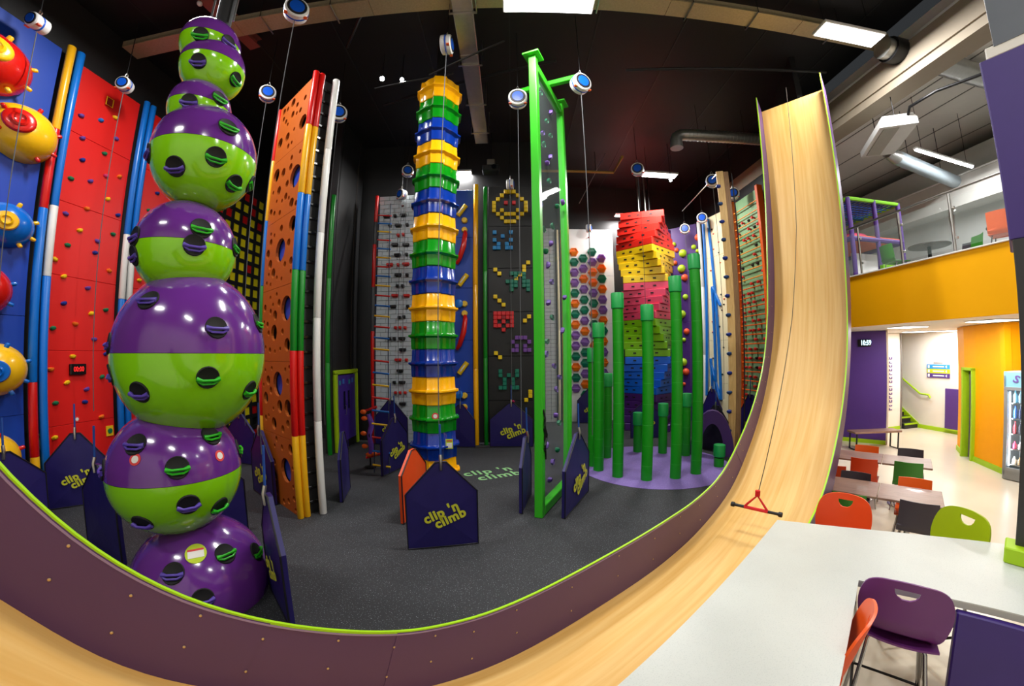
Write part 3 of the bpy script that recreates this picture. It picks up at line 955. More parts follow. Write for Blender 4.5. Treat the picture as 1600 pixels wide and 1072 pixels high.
for (a, b, c) in ((728, 362, 412), (728, 493, 545), (728, 636, 672)):
    x, z = on(hb_, a, b); x = min(x, 1.2); z1 = on(hb_, a, c)[1]
    MB().tube([(x-.02, -.05, z), (x-.0, -.16, z-.12), (x-.04, -.2, (z+z1)/2), (x-.16, -.16, z1+.12), (x-.25, -.05, z1)], [.05, .07, .08, .07, .05], 10).build('handle', DR, hb_, 50)
for (a, b) in ((724, 438), (724, 575), (722, 330)):
    x, z = on(hb_, a, b); x = min(max(x, .3), 1.1)
    MB().tube([(x-.12, -.06, z-.16), (x+.12, -.06, z+.16)], .075, 10).build('bar_hold', H_Y, hb_, 50)
    MB().tube([(x-.08, -.13, z-.1), (x+.06, -.13, z+.09)], .02, 8).build('bar_print', WHITE, hb_, 50)
yp = pipe('edge_post', 'yellow post between the blue handle wall and the black block wall', -1.04, 11.05, 0, [(2.2, TOW_Y), (4.6, TOW_Y), (7.68, TOW_Y)], .075)
pipe('edge_post', 'green post at the left edge of the black block wall', -.76, 11.05, 0, [(2.5, PIPE_G), (5.0, PIPE_G), (7.6, PIPE_G)], .06)

# ------------------------------------------------------------------ black wall with coloured blocks
pw = wall_thing('block_climbing_wall', 'black climbing wall with pixel patterns of coloured blocks', (-.68, 11.12), (.62, 11.12))
panels(pw, 0, 1.3, 0, 7.65, 1, 6, mat('charcoal board', (21, 21, 23), .5), gap=.012)
CELL = .118
BLK = {}
for nm, c in (('y', (244, 208, 10)), ('r', (214, 34, 40)), ('b', (38, 140, 206)), ('t', (6, 116, 92)), ('p', (112, 66, 150)), ('w', (150, 20, 30))):
    BLK[nm] = MB().box((0, -.04, 0), (CELL*.95, .08, CELL*.95), bev=.01).mesh('block', mat('block '+nm, c, .45))
def blocks(px, py, rows, c):
    """rows of marks; px, py the top left cell"""
    x, z = on(pw, px, py)
    for k, row in enumerate(rows):
        for i, ch in enumerate(row):
            if ch != '.':
                link('block', BLK[ch if ch in BLK else c], pw, (x+i*CELL, 0, z-k*CELL))
blocks(772, 301, ['...yyy...', '..y...y..', '.y.....y.', 'y..r.r..y', 'y.......y', 'y.y...y.y', '.y.yyy.y.', '..y...y..', '...yyy...'], 'y')
blocks(773, 364, ['x...x', '..x..', 'x...x', '.x.x.', 'xx.xx'], 'b')
blocks(806, 411, ['...x', '..x.', '..x.', '.x..', 'x...'][:5], 'y')
blocks(774, 422, ['x.', '.x'], 'y')
blocks(793, 428, ['.xxxx.', '..x.x.', 'xxx.xx', '.xx.xx', '.x...x'], 't')
blocks(774, 464, ['x..', '.x.', '..x'], 'y')
blocks(774, 490, ['xxxxx', 'xxwxx', 'x.x.x', 'xx.xx', '..x..'], 'r')
blocks(820, 495, ['.x', 'x.'], 'y')
blocks(801, 528, ['.xxx.', 'x...x', '.x.x.', 'xx.xx'], 'p')
blocks(775, 552, ['x.', '.x'], 'y')
blocks(782, 580, ['x...x', 'x.x.x', '.x.x.', '.x.x.', 'xx.xx'], 't')
blocks(822, 612, ['.x', '.x', 'x.'], 'y')
for (a, b, m) in ((802, 627, H_M), (790, 637, H_R), (783, 645, H_R), (803, 632, H_P)):
    hold(pw, a, b, m, .045)

# ------------------------------------------------------------------ tower of stacked rings
tw = thing('stacked_tower', 'tall fluted tower of stacked yellow, green and blue plastic rings', 'climbing tower', (-1.465, 7.16, 0), math.radians(11.5))
def ring(m):
    """eight sided fluted ring 0.5 m tall with a flange half way up"""
    b = MB(); K = 64
    prof = [(.0, .395), (.012, .405), (.20, .412), (.215, .43), (.235, .462), (.262, .462), (.272, .418), (.30, .40), (.48, .39), (.498, .385)]
    for (z, r) in prof:
        for k in range(K):
            a = 2*math.pi*k/K
            u = (k % 16)/16
            flute = .045 if .22 < u < .78 else 0.0
            edge = .014 if u in (.1875, .25, .75, .8125) else 0
            rr = r-flute+edge+(.02 if r > .44 and flute else 0)
            b.v.append((rr*math.cos(a), rr*math.sin(a), z))
    for i in range(len(prof)-1):
        for k in range(K):
            j = (k+1) % K
            b.f.append((i*K+k, i*K+j, (i+1)*K+j, (i+1)*K+k))
    b.f.append(tuple(reversed(range(K)))); b.f.append(tuple((len(prof)-1)*K+k for k in range(K)))
    return b.mesh('ring', m, 35)
RG = [ring(TOW_G), ring(TOW_Y), ring(TOW_B)]
seq = {0: 1, 1: 2, 2: 0}                    # going up: yellow -> blue -> green -> yellow
z, c = -.3, 0
order = [0]                                 # green foot
first = True
zz = .2; order = [1, 2, 0]                  # from z = .2 up: yellow, blue, green
MB().lathe([(.40, 0), (.40, .2)], 32).build('foot_ring', TOW_G, tw, 30)
k = 0
while zz < 8.0:
    link('ring', RG[order[k % 3]], tw, (0, 0, zz)); zz += .5; k += 1
MB().tube([(0, 0, 8.1), (0, 0, CEIL-.02)], .1, 16).build('pole', MATS['black pole'], tw, 40)
for s_ in (-1, 1):
    MB().box((s_*.22, .1, 8.27), (.06, .06, .14)).build('bracket', STEEL, tw)
x0 = .18
round_sticker(tw, .02, -.425, 1.52, .06)
sticker(tw, .26, 1.0, .13, .18, y=-.36)

# ------------------------------------------------------------------ green frame with clear panel
F0, F1 = Vector((.42, 5.98)), Vector((1.06, 7.42))
fa = math.atan2(F1.y-F0.y, F1.x-F0.x); FL = (F1-F0).length
fr = thing('clear_climbing_frame', 'bright green steel frame holding a clear climbing panel', 'climbing frame', (F0.x, F0.y, 0), fa)
for x in (0, FL):
    MB().box((x, 0, 3.95), (.135, .135, 7.9), bev=.01).build('post', FRAMEG, fr)
    MB().box((x, 0, 7.915), (.3, .3, .03)).build('top_plate', FRAMEG, fr)
MB().box((FL/2, 0, 7.72), (FL-.16, .12, .16), bev=.01).build('top_beam', FRAMEG, fr)
MB().box((FL/2, 0, .09), (FL-.16, .14, .16), bev=.01).build('bottom_beam', FRAMEG, fr)
MB().box((FL/2, 0, 7.86), (.1, 1.36, .1), bev=.01).build('cross_arm', FRAMEG, fr)
pan = MB().box((FL/2, 0, 3.9), (FL-.14, .02, 7.5)).build('clear_panel', GLASS, fr)
for (x_, z_2, a_) in ((-.02, 1.5, .3), (.03, 1.35, -.4), (0, 1.2, .8)):
    MB().tube([(x_-.02, -.075, z_2+.25), (x_+.06*a_, -.09, z_2+.1), (x_-.05*a_, -.1, z_2), (x_+.04, -.08, z_2-.12), (x_+.08*a_, -.075, z_2-.25)], .014, 6).build('black_strap', BLACK, fr, 40)
rr = random.Random(21)
for k in range(34):
    z = .5+k*.21; x = rr.uniform(.2, FL-.2); s_ = rr.choice((-1, -1, 1))
    link('hold', hold_mesh(rr.choice((H_P, H_G, H_G, H_P)), k % 3), fr, (x, .012*s_*-1, z), (0, rr.uniform(-1, 1), math.pi if s_ < 0 else 0), .065)

# ------------------------------------------------------------------ columns on the violet disc
dc = tag(MB().lathe([(1.78, 0), (1.78, .006), (1.765, .008), (.001, .008)], 64).build('floor_disc', speck_mat('violet rubber', (128, 104, 178), (150, 130, 196), .75, 60, .6), None, loc=(3.28, 8.66, .001)),
         'round violet rubber disc under the green columns', 'floor marking')
COLS = [(965, 745, 3.84, 'third tallest green climbing column, leftmost of the front row'), (1010, 750, 3.56, 'green climbing column nearest the front edge of the violet disc'),
        (1055, 747, 4.15, 'second tallest green climbing column'), (1087, 740, 4.68, 'tallest green climbing column'),
        (935, 735, 3.26, 'left green climbing column beside the navy mat with yellow print'), (926, 728, 2.72, 'green climbing column half hidden behind the leftmost ones'),
        (996, 706, 1.04, 'short green column at the back of the disc, between two tall ones'), (1035, 708, 1.29, 'short green column at the back between the nearest and second tallest columns'),
        (1071, 712, 1.57, 'short green column behind the two tallest columns'), (1123, 729, .5, 'stubby green column at the right rim of the violet disc'),
        (948, 715, 2.1, 'green column mostly hidden behind the leftmost column of the front row')]
for (a, b, h, lab) in COLS:
    P = at_z(a, b); c = thing('climbing_column', lab, 'column', (P.x, P.y, .01), 0, 'green climbing columns')
    MB().lathe([(.115, 0), (.115, h-.3)], 24).build('shaft', COLG, c, 40)
    ch = min(.33, h*.55)
    MB().lathe([(.122, h-ch), (.134, h-ch+.012), (.134, h-.012), (.126, h), (.001, h)], 24).build('cap', CAPG, c, 40)
    if h > 1.5:
        b_ = MB()
        for k in range(int(h/.42)):
            b_.lathe([(.1155, k*.42+.3), (.1165, k*.42+.303), (.1155, k*.42+.306)], 24)
        o = b_.build('joint_lines', mat('pale joint', (60, 170, 60), .5), c); o['kind'] = 'stuff'

# ------------------------------------------------------------------ hexagon wall
hw = wall_thing('hexagon_climbing_wall', 'white climbing wall covered with orange, teal and violet hexagon cups', (2.15, 14.72), (4.0, 14.72))
panels(hw, 0, 1.85, 0, 7.48, 1, 4, WHITE)
def hexcup(c, name):
    m = mat('hex '+name, c, .4)
    b = MB(); R = .19
    # rim, protruding lower lip, sloped recess in the upper half
    pts = [(R*math.cos(math.radians(60*i)), R*math.sin(math.radians(60*i))) for i in range(6)]
    b.add([(x, 0, z) for x, z in pts]+[(x*.96, -.05, z*.96) for x, z in pts]+[(x*.8, -.05, z*.8) for x, z in pts]+[(x*.7, -.012, z*.7) for x, z in pts],
          [(i, (i+1) % 6, 6+(i+1) % 6, 6+i) for i in range(6)]+[(6+i, 6+(i+1) % 6, 12+(i+1) % 6, 12+i) for i in range(6)]+[(12+i, 12+(i+1) % 6, 18+(i+1) % 6, 18+i) for i in range(6)]+[(18, 19, 20, 21, 22, 23)])
    b.add([(-R*.8, -.05, 0), (R*.8, -.05, 0), (-R*.42, -.05, -R*.72), (R*.42, -.05, -R*.72), (-R*.72, -.11, -.01), (R*.72, -.11, -.01), (-R*.4, -.07, -R*.7), (R*.4, -.07, -R*.7)],
          [(4, 5, 1, 0), (4, 6, 7, 5), (0, 2, 6, 4), (1, 5, 7, 3), (2, 3, 7, 6)])
    return b.mesh('hexagon_cup', m)
HX = {'o': hexcup((240, 124, 8), 'orange'), 't': hexcup((6, 126, 98), 'teal'), 'p': hexcup((140, 100, 178), 'violet')}
colsx = [(896, 394, 'otpptotopptotp'), (910, 404, 'tpopttpopttpot'), (926, 394, 'tpooptotpotpto'), (942, 404, 'potoppotopopto')]
for ci, (a, b, s_) in enumerate(colsx):
    x, z = on(hw, a, b)
    for k, ch in enumerate(s_):
        zz = z-k*.405
        if zz > .4:
            link('hexagon_cup', HX[ch], hw, (.06+.2+ci*.36+.02, 0, zz))
for k in range(11):                          # the column behind the green frame
    pass
hold(hw, 920, 371, H_R, .04)
g2 = wall_thing('grey_brick_strip', 'narrow grey brick strip seen through the clear panel', (1.25, 14.7), (1.69, 14.7))
for k in range(50):
    z = (k+.5)*.15
    for i in range(2):
        MBm = bk2 if 'bk2' in globals() else None
        if MBm is None:
            bk2 = MB().box((0, .02, 0), (.212, .05, .142), bev=.004).mesh('brick', mat('pale grey brick', (178, 180, 180), .6))
        link('brick', bk2, g2, (.11+i*.22, 0, z))
pipe('edge_pipe', 'pale cream pipe beside the narrow grey brick strip', 1.78, 14.6, 0, [(3.5, CREAM), (7.4, CREAM)], .05)
pipe('edge_pipe', 'yellow pipe between grey brick strip and hexagon wall', 1.96, 14.6, 0, [(2.2, mat('lemon pipe', (226, 206, 40), .35)), (3.4, TOW_Y), (5.2, MATS['lemon pipe']), (7.4, TOW_Y)], .06)

# ------------------------------------------------------------------ twisted tower of slabs
tt = thing('twisted_tower', 'twisting tower of red, yellow, pink, lime, blue and purple slabs', 'climbing tower', (4.75, 13.1, 0))
TC = [((70, 30, 110), 5), ((10, 100, 214), 5), ((122, 186, 10), 5), ((236, 74, 110), 5), ((246, 204, 20), 5), ((232, 40, 28), 5)]
HS = 7.42/30
slabs = []
slot = MB()
for s_ in range(4):
    R = Matrix.Rotation(s_*math.pi/2, 4, 'Z')
    for x in (-.42, -.12, .3):
        slot.box((x, -.752, 0), (.1, .012, .045), R)
slot_me = slot.mesh('finger_slots', mat('slot black', (14, 12, 14), .6))
k = 0
ang = {0: -1, 1: 1, 2: -1, 3: 1, 4: -1, 5: 1}
BASE_ = math.radians(-20)
for g, (c, n_) in enumerate(TC):
    m = mat('slab %d' % g, c, .38)
    me = MB().box((0, 0, 0), (1.5, 1.5, HS-.008), bev=.012).mesh('slab', m)
    for i in range(n_):
        f_k = (i+.5)/n_
        cur = BASE_-math.radians(36)*(f_k if g % 2 == 0 else 1-f_k)
        o = link('slab', me, tt, (0, 0, HS*(k+.5)), (0, 0, cur))
        so = link('finger_slots', slot_me, o); so['kind'] = 'stuff'
        k += 1
for x in (-.15, .1, .25):
    MB().tube([(x, 0, 7.42), (x, 0, CEIL-.02)], .035, 10).build('hanger', STEEL if x < .2 else DARKM, tt, 40)
tf = wall_thing('slab_tower_spine', 'light blue edge board right of the twisted tower', (5.78, 14.0), (6.02, 13.9), 'climbing wall')
panels(tf, 0, tf['len'], 0, 6.6, 1, 3, mat('sky blue board', (20, 130, 190), .4))

# ------------------------------------------------------------------ purple wall with balls
bp_ = wall_thing('ball_climbing_wall', 'dark purple climbing wall with lime and orange half balls', (6.25, 14.5), (7.05, 13.6))
panels(bp_, 0, bp_['len'], 0, 7.5, 1, 4, mat('deep purple board', (62, 28, 104), .5))
LB, OB = mat('ball lime', (170, 204, 30), .45), mat('ball orange', (232, 84, 40), .45)
lbm = MB().lathe([(math.cos(a), math.sin(a)*.9) for a in [k*math.pi/2/6 for k in range(6)]]+[(.001, .9)], 16, Matrix.Rotation(math.pi/2, 4, 'X')).mesh('half_ball', LB, 60)
obm = MB().lathe([(math.cos(a), math.sin(a)*.9) for a in [k*math.pi/2/6 for k in range(6)]]+[(.001, .9)], 16, Matrix.Rotation(math.pi/2, 4, 'X')).mesh('half_ball', OB, 60)
for (a, b, r, m) in ((1053, 382, .09, 0), (1057, 391, .09, 1), (1067, 396, .16, 0), (1084, 386, .1, 0), (1090, 392, .08, 0), (1091, 371, .14, 1), (1055, 411, .09, 1), (1065, 420, .16, 0), (1070, 434, .14, 1), (1071, 464, .11, 0),
                     (1066, 491, .15, 0), (1073, 518, .12, 1), (1069, 531, .08, 0), (1068, 566, .15, 0), (1072, 581, .14, 1), (1094, 443, .08, 1), (1096, 478, .1, 0), (1096, 532, .1, 0), (1096, 597, .09, 1), (1069, 600, .07, 1), (1096, 630, .1, 0)):
    x, z = on(bp_, a, b)
    link('half_ball', obm if m else lbm, bp_, (x, 0, z), None, r)
pipe('edge_pipe', 'white pipe at the left edge of the purple ball wall', 6.16, 14.45, 0, [(2.5, PIPE_W), (5, PIPE_W), (7.5, PIPE_W)], .06)
pipe('edge_pipe', 'white pipe in the corner between purple and cream climbing walls', 7.06, 13.42, 0, [(2.5, PIPE_W), (5, PIPE_W), (7.5, PIPE_W)], .07)

# ------------------------------------------------------------------ cream wall with blue slats
cw = wall_thing('cream_climbing_wall', 'cream climbing wall with zigzag blue slats', (7.13, 13.3), (7.44, 11.75))
panels(cw, 0, cw['len'], 0, 7.5, 1, 5, CREAM)
def slat(p, q, wd=.09):
    (x0, z0), (x1, z1) = on(cw, *p), on(cw, *q)
    L = math.hypot(x1-x0, z1-z0)
    MB().box((0, -.04, 0), (wd, .08, L), bev=.012).build('slat', PIPE_B, cw, loc=((x0+x1)/2, 0, (z0+z1)/2), rot=(0, math.atan2(x1-x0, z1-z0), 0))
for p, q in (((1100, 350), (1105, 618)), ((1107, 342), (1119, 460)), ((1114, 448), (1127, 478)), ((1114, 450), (1120, 610)), ((1112, 560), (1115, 612)), ((1113, 572), (1127, 625)), ((1119, 460), (1128, 625))):
    slat(p, q)
rr = random.Random(8)
for k in range(34):
    x, z = rr.uniform(.15, cw['len']-.1), .9+k*.185
    link('hold', hold_mesh(rr.choice((H_R, H_K, H_O, H_K)), k % 3), cw, (x, 0, z), None, .035)

# ------------------------------------------------------------------ pine arete
P = at_z(1142, 705)
PINE = P.copy()
wb = thing('pine_climbing_beam', 'tall pine beam with blue holds and a rope groove', 'climbing wall', (P.x, P.y, 0), math.radians(-22))
MB().box((0, 0, 3.75), (.19, .06, 7.5), bev=.008).build('front_board', PILLW, wb)
MB().box((.16, .28, 3.75), (.14, .62, 7.45), bev=.01).build('side_board', wood_mat('brown beam', (120, 86, 52), (158, 118, 74), .6, (10, 10, .8), 0), wb)
MB().tube([(.31, -.03, .3), (.31, -.03, 7.4)], .018, 6).build('rope', BLACK, wb, 40)
for k in range(14):
    link('hold', hold_mesh(H_B if k % 2 else mat('hold slate', (30, 70, 120), .5), k % 3), wb, (-.08, -.03, .55+k*.5), None, .07)

# ------------------------------------------------------------------ green wall with rope grid
nw = wall_thing('green_grid_climbing_wall', 'sage green climbing wall with orange bars and red knobs', (7.42, 11.5), (7.42, 9.95))
panels(nw, .1, nw['len']-.1, 0, 7.5, 1, 6, mat('sage board', (122, 164, 118), .5))
OFR = mat('orange frame', (226, 92, 20), .4)
for x in (.05, nw['len']-.05):
    MB().box((x, -.04, 3.77), (.12, .2, 7.55), bev=.01).build('side_frame', OFR, nw)
OBAR = mat('amber bar', (236, 150, 50), .5)
for k in range(24):
    z = .55+k*.285
    MB().tube([(.1, -.09, z), (nw['len']-.1, -.09, z)], .02, 6).build('bar', OBAR if k > 14 else OFR, nw, 40)
rr = random.Random(4)
knob = MB().lathe([(.03, 0), (.03, .05), (.05, .07), (.04, .11), (.001, .12)], 10, Matrix.Rotation(math.pi/2, 4, 'X')).mesh('knob', H_R, 50)
for k in range(22):
    for i in range(5):
        if rr.random() < .62:
            link('knob', knob, nw, (.25+i*.27+rr.uniform(-.05, .05), 0, .68+k*.285))
        elif rr.random() < .4:
            link('hold', hold_mesh(H_K, 1), nw, (.25+i*.27, 0, .68+k*.285), None, .06)

# purple padded arch on the floor
pa = thing('padded_arch', 'purple padded arch standing behind the tall green columns', 'arch', (5.0, 9.1, 0), math.radians(-28))
arc = [(math.cos(a)*.55, math.sin(a)*1.15) for a in [math.pi*k/14 for k in range(15)]]
inn = [(math.cos(a)*.30, math.sin(a)*.82) for a in [math.pi*k/14 for k in range(15)]]
b = MB()
for (o, i) in zip(arc, inn):
    b.v += [(o[0], -.12, o[1]), (i[0], -.12, i[1]), (i[0], .12, i[1]), (o[0], .12, o[1])]
for k in range(14):
    a, e = k*4, k*4+4
    b.f += [(a, a+1, e+1, e), (a+1, a+2, e+2, e+1), (a+2, a+3, e+3, e+2), (a+3, a, e, e+3)]
b.f += [(0, 3, 2, 1), (56, 57, 58, 59)]
b.build('pad', mat('plum vinyl', (70, 40, 104), .45), pa, 40)

# ------------------------------------------------------------------ belay mats
def logo_on(parent, x, y, z, rot, h, m=LOGO):
    l = link('logo', text_mesh("clip 'n", 1.0, m, .042, 'CENTER', 1.1), parent, (x, y, z), rot, h)
    R = l.rotation_euler.to_matrix()
    o = Vector((.42*h, -.68*h, 0)); o.rotate(l.rotation_euler)
    link('logo', text_mesh("climb", 1.0, m, .042, 'CENTER', 1.1), parent, (x+o.x, y+o.y, z+o.z), rot, h)


PAD = {}


def belay_mat(label, L, R, m=NAVY, hs=.78, ha=1.2, logo=True, lean=0.0, strap=True):
    L, R = Vector((L[0], L[1])), Vector((R[0], R[1]))
    c = (L+R)/2; w_ = (R-L).length
    t = thing('belay_mat', label, 'mat', (c.x, c.y, 0), math.atan2(R.y-L.y, R.x-L.x), 'belay mats')
    h = w_/2; tk = .055
    out = [(-h, .012), (h, .012), (h, hs), (.07, ha), (-.07, ha), (-h, hs)]
    b = MB()
    n_ = len(out)
    Sh = Matrix(((1, 0, 0, 0), (0, 1, lean, 0), (0, 0, 1, 0), (0, 0, 0, 1)))
    b.v += [tuple(Sh @ Vector((x, -tk/2, z))) for x, z in out]+[tuple(Sh @ Vector((x, tk/2, z))) for x, z in out]
    b.v += [tuple(Sh @ Vector((0, -tk*.95, hs*.55))), tuple(Sh @ Vector((0, tk*.95, hs*.55)))]
    for i in range(n_):
        j = (i+1) % n_
        b.f += [(i, j, 2*n_), (n_+j, n_+i, 2*n_+1), (j, i, n_+i, n_+j)]
    b.build('pad', m, t)
    pts = [Sh @ Vector((x, 0, z)) for x, z in out]
    MB().tube([p+Vector((0, -tk/2, 0)) for p in pts], .011, 6, closed=True).build('piping', NAVYP, t)
    if logo:
        a = math.atan(lean)
        logo_on(t, -.02*w_, -tk*.95-.012+lean*hs*.55, hs*.66, Matrix.Rotation(math.pi/2-a, 3, 'X').to_euler() if False else Vector3_rot(.38), .195*w_, LOGO)
    if strap:
        MB().tube([Sh @ Vector((0, -.04, ha-.1)), Sh @ Vector((0, -.05, ha+.02)), Sh @ Vector((0, -.03, ha+.1))], .022, 6).build('carabiner', STEEL, t, 40)
        MB().tube([Sh @ Vector((0, -.03, ha+.1)), Sh @ Vector((0, -.02, ha+.5))], .014, 6).build('strap', mat('blue webbing', (22, 70, 150), .7), t, 40)
    return t


def Vector3_rot(tilt):
    """upright lettering facing local -y, its baseline climbing by tilt"""
    return (Matrix.Rotation(-tilt, 3, 'Y') @ Matrix.Rotation(math.pi/2, 3, 'X')).to_euler()


z_ = lambda a, b: at_z(a, b)
belay_mat('navy belay mat with yellow print at the foot of the red wall', z_(76, 797), z_(172, 783), ha=1.27, hs=.8)
belay_mat('navy belay mat between slide edge and purple dome, half hidden by lime edging', (-5.85, 3.95), (-4.8, 3.62), logo=False)
belay_mat('navy belay mat behind the two lowest purple spheres', (-4.75, 4.4), (-3.95, 5.0), logo=False, strap=False)
belay_mat('navy belay mat in front of the black lattice wall', (-6.95, 8.3), (-6.05, 8.15), logo=False)
belay_mat('navy belay mat with yellow print left of the orange holed wall', (-4.98, 6.62), (-4.1, 5.98), ha=1.25)
belay_mat('nearest navy belay mat, seen almost edge on beside the purple dome', (-2.72, 3.72), (-2.12, 3.12), ha=1.22, hs=.75)
belay_mat('dark navy belay mat half hidden behind the white post', (-3.02, 6.35), (-3.2, 7.1), logo=False, strap=False)
belay_mat('wide navy belay mat at the foot of the grey brick wall', (-4.0, 10.93), (-3.0, 10.86), ha=1.3, hs=.8)
belay_mat('slanting navy belay mat with yellow print in front of the grey brick wall mat', (-2.8, 7.95), (-2.5, 8.9))
belay_mat('navy belay mat with large yellow print in front of the stacked ring tower', z_(638, 858), z_(747, 848))
belay_mat('orange belay mat beside the foot of the stacked ring tower', (-1.7, 5.62), (-1.5, 6.4), mat('orange vinyl', (226, 74, 18), .45), ha=1.1, logo=False, strap=False)
belay_mat('narrow navy belay mat beside the blue handle wall', (-1.85, 10.8), (-1.05, 10.75), logo=False)
belay_mat('navy belay mat with yellow print under the black block wall', z_(766, 698), z_(833, 698), ha=1.24)
belay_mat('navy belay mat leaning left of the green frame', (.12, 6.1), (.3, 6.95), logo=False)
belay_mat('navy belay mat with yellow print right of the green frame', z_(880, 811), z_(917, 768), ha=1.26)
belay_mat('navy belay mat at the foot of the hexagon wall', z_(902, 661), z_(946, 661), ha=1.35, hs=.85)
belay_mat('navy belay mat in front of the twisted tower', z_(985, 685), z_(1030, 684), ha=1.1)
belay_mat('navy belay mat with yellow print at the foot of the cream wall', (6.6, 12.7), (6.92, 11.95), ha=1.35, hs=.7)
belay_mat('black belay mat beside the pine beam', (5.1, 9.75), (5.55, 9.25), mat('black vinyl', (22, 18, 40), .5), logo=False)
belay_mat('navy belay mat with yellow print at the foot of the sage green wall', (6.78, 10.65), (7.05, 9.95), ha=1.35, hs=.8)
belay_mat('navy belay mat in the corner under the blue dome wall', (-7.45, 3.35), (-7.25, 4.3), logo=False)

# logo painted on the floor
P = at_z(766, 739)
fp = thing('floor_logo', 'pale green lettering painted on the black rubber floor', 'floor marking', (P.x, P.y, .002), math.radians(8))
GLG = mat('pale green paint', (138, 196, 128), .7)
link('lettering', text_mesh("clip 'n", 1.0, GLG, .022, 'CENTER', 1.13), fp, (-.05, .12, 0), (0, 0, math.radians(18)), .42)
link('lettering', text_mesh("climb", 1.0, GLG, .022, 'CENTER', 1.13), fp, (.18, -.22, 0), (0, 0, math.radians(18)), .42)

# ------------------------------------------------------------------ automatic belays
def auto_belay(label, px, py, z, foot, r=.19, turn=0):
    P = at_z(px, py, z)
    a = math.atan2(-P.y, -P.x)+math.radians(turn)
    t = thing('auto_belay', label, 'belay device', (P.x, P.y, P.z), a, 'automatic belay devices')
    X = Matrix.Rotation(math.pi/2, 4, 'Y')
    MB().lathe([(r*.8, -.1), (r*.98, -.085), (r, -.03), (r*.95, -.012), (r*.95, .012), (r, .03), (r*.98, .085), (r*.86, .1), (.001, .1)], 24, X).build('drum', WHITEB, t, 30)
    f = MB().lathe([(r*.8, .1), (r*.78, .106), (.001, .107)], 24, X).build('face_ring', H_K, t, 30)
    MB().lathe([(r*.6, .106), (r*.58, .112), (.001, .113)], 24, X).build('face_disc', BELAYB, f, 30)
    MB().lathe([(r*1.01, -.008), (r*1.02, 0), (r*1.01, .008)], 24, X).build('band', BELAYB, t, 30)
    for s_ in (-1, 1):
        MB().box((.055, s_*r*.74, -r*.7), (.05, .07, .02), Matrix.Identity(4)).build('label_patch', ORLAB, t)
    MB().tube([(0, 0, r*.95), (0, .03, r+.06), (0, 0, r+.12), (0, -.03, r+.06), (0, 0, r*.95)], .01, 6).build('shackle', STEEL, t, 40)
    MB().tube([(0, 0, r+.1), (0, 0, CEIL-P.z)], .008, 6).build('hanger', DARKM, t)
    MB().tube([(0, 0, -r*.9), (0, 0, foot-P.z)], .0075, 6).build('line', mat('grey webbing', (84, 86, 90), .7), t)
    return t


auto_belay('auto belay drum in the top left corner above the blue dome wall', 60, 37, 7.9, 1.6, .13, -60)
auto_belay('auto belay drum hanging above the red climbing wall', 195, 133, 7.85, 1.6, .145, -35)
auto_belay('auto belay drum near the top edge right of the sphere tower', 463, 17, 7.9, 1.3)
auto_belay('auto belay drum left of the top of the orange holed wall', 418, 147, 7.9, 1.3, .17)
auto_belay('auto belay drum right of the top of the white post', 529, 178, 7.9, 1.2)
auto_belay('auto belay drum above the stacked ring tower', 698, 70, 8.2, 1.2, .18, 75)
auto_belay('auto belay drum on the left end of the green cross arm', 809, 155, 7.6, 1.2)
auto_belay('auto belay drum on the right end of the green cross arm', 907, 131, 7.6, 1.25, .19, 35)
auto_belay('auto belay drum in front of the bright ceiling lamp over the twisted tower', 996, 265, 7.9, 1.4)
auto_belay('auto belay drum beside the top of the pine beam', 1113, 283, 7.5, 1.3)
auto_belay('auto belay drum above the cream climbing wall', 1097, 341, 7.35, 1.4)
auto_belay('auto belay drum above the purple ball wall', 1070, 358, 7.15, 1.4)
auto_belay('auto belay drum above the sage green grid wall', 1146, 303, 7.5, 1.4)
auto_belay('auto belay drum above the yellow block face on the black wall', 797, 288, 7.48, 1.3, .15, 85)
auto_belay('auto belay drum above the hexagon wall', 920, 357, 7.4, 1.4, .16, 80)
auto_belay('auto belay drum hanging above the grey brick wall', 628, 304, 7.4, 1.3, .16, -50)
auto_belay('auto belay drum half hidden left of the stacked ring tower', 637, 268, 7.9, 1.3, .17)

# ------------------------------------------------------------------ ceiling: lamps, trays, ducts
def led_panel(label, x, y, z, lx=1.45, ly=.3, power=200.0, rz=0.0, group='ceiling light panels', drop=CEIL):
    t = thing('light_panel', label, 'ceiling light', (x, y, z), rz, group)
    MB().box((0, 0, .04), (lx+.06, ly+.06, .06), bev=.01).build('housing', WHITEB, t)
    MB().box((0, 0, .003), (lx, ly, .012)).build('diffuser', LEDM, t)
    for s_ in (-1, 1):
        MB().tube([(s_*lx*.4, 0, .06), (s_*lx*.4, 0, drop-z-.02)], .006, 5).build('hanger', DARKM, t)
    l = bpy.data.lights.new('panel_light', 'AREA'); l.shape = 'RECTANGLE'; l.size, l.size_y = lx, ly
    l.energy = power*LAMP; l.color = (1, .985, .96)
    lo = bpy.data.objects.new('panel_light', l); C.objects.link(lo); lo.parent = t; lo.location = (0, 0, -.012)
    return t


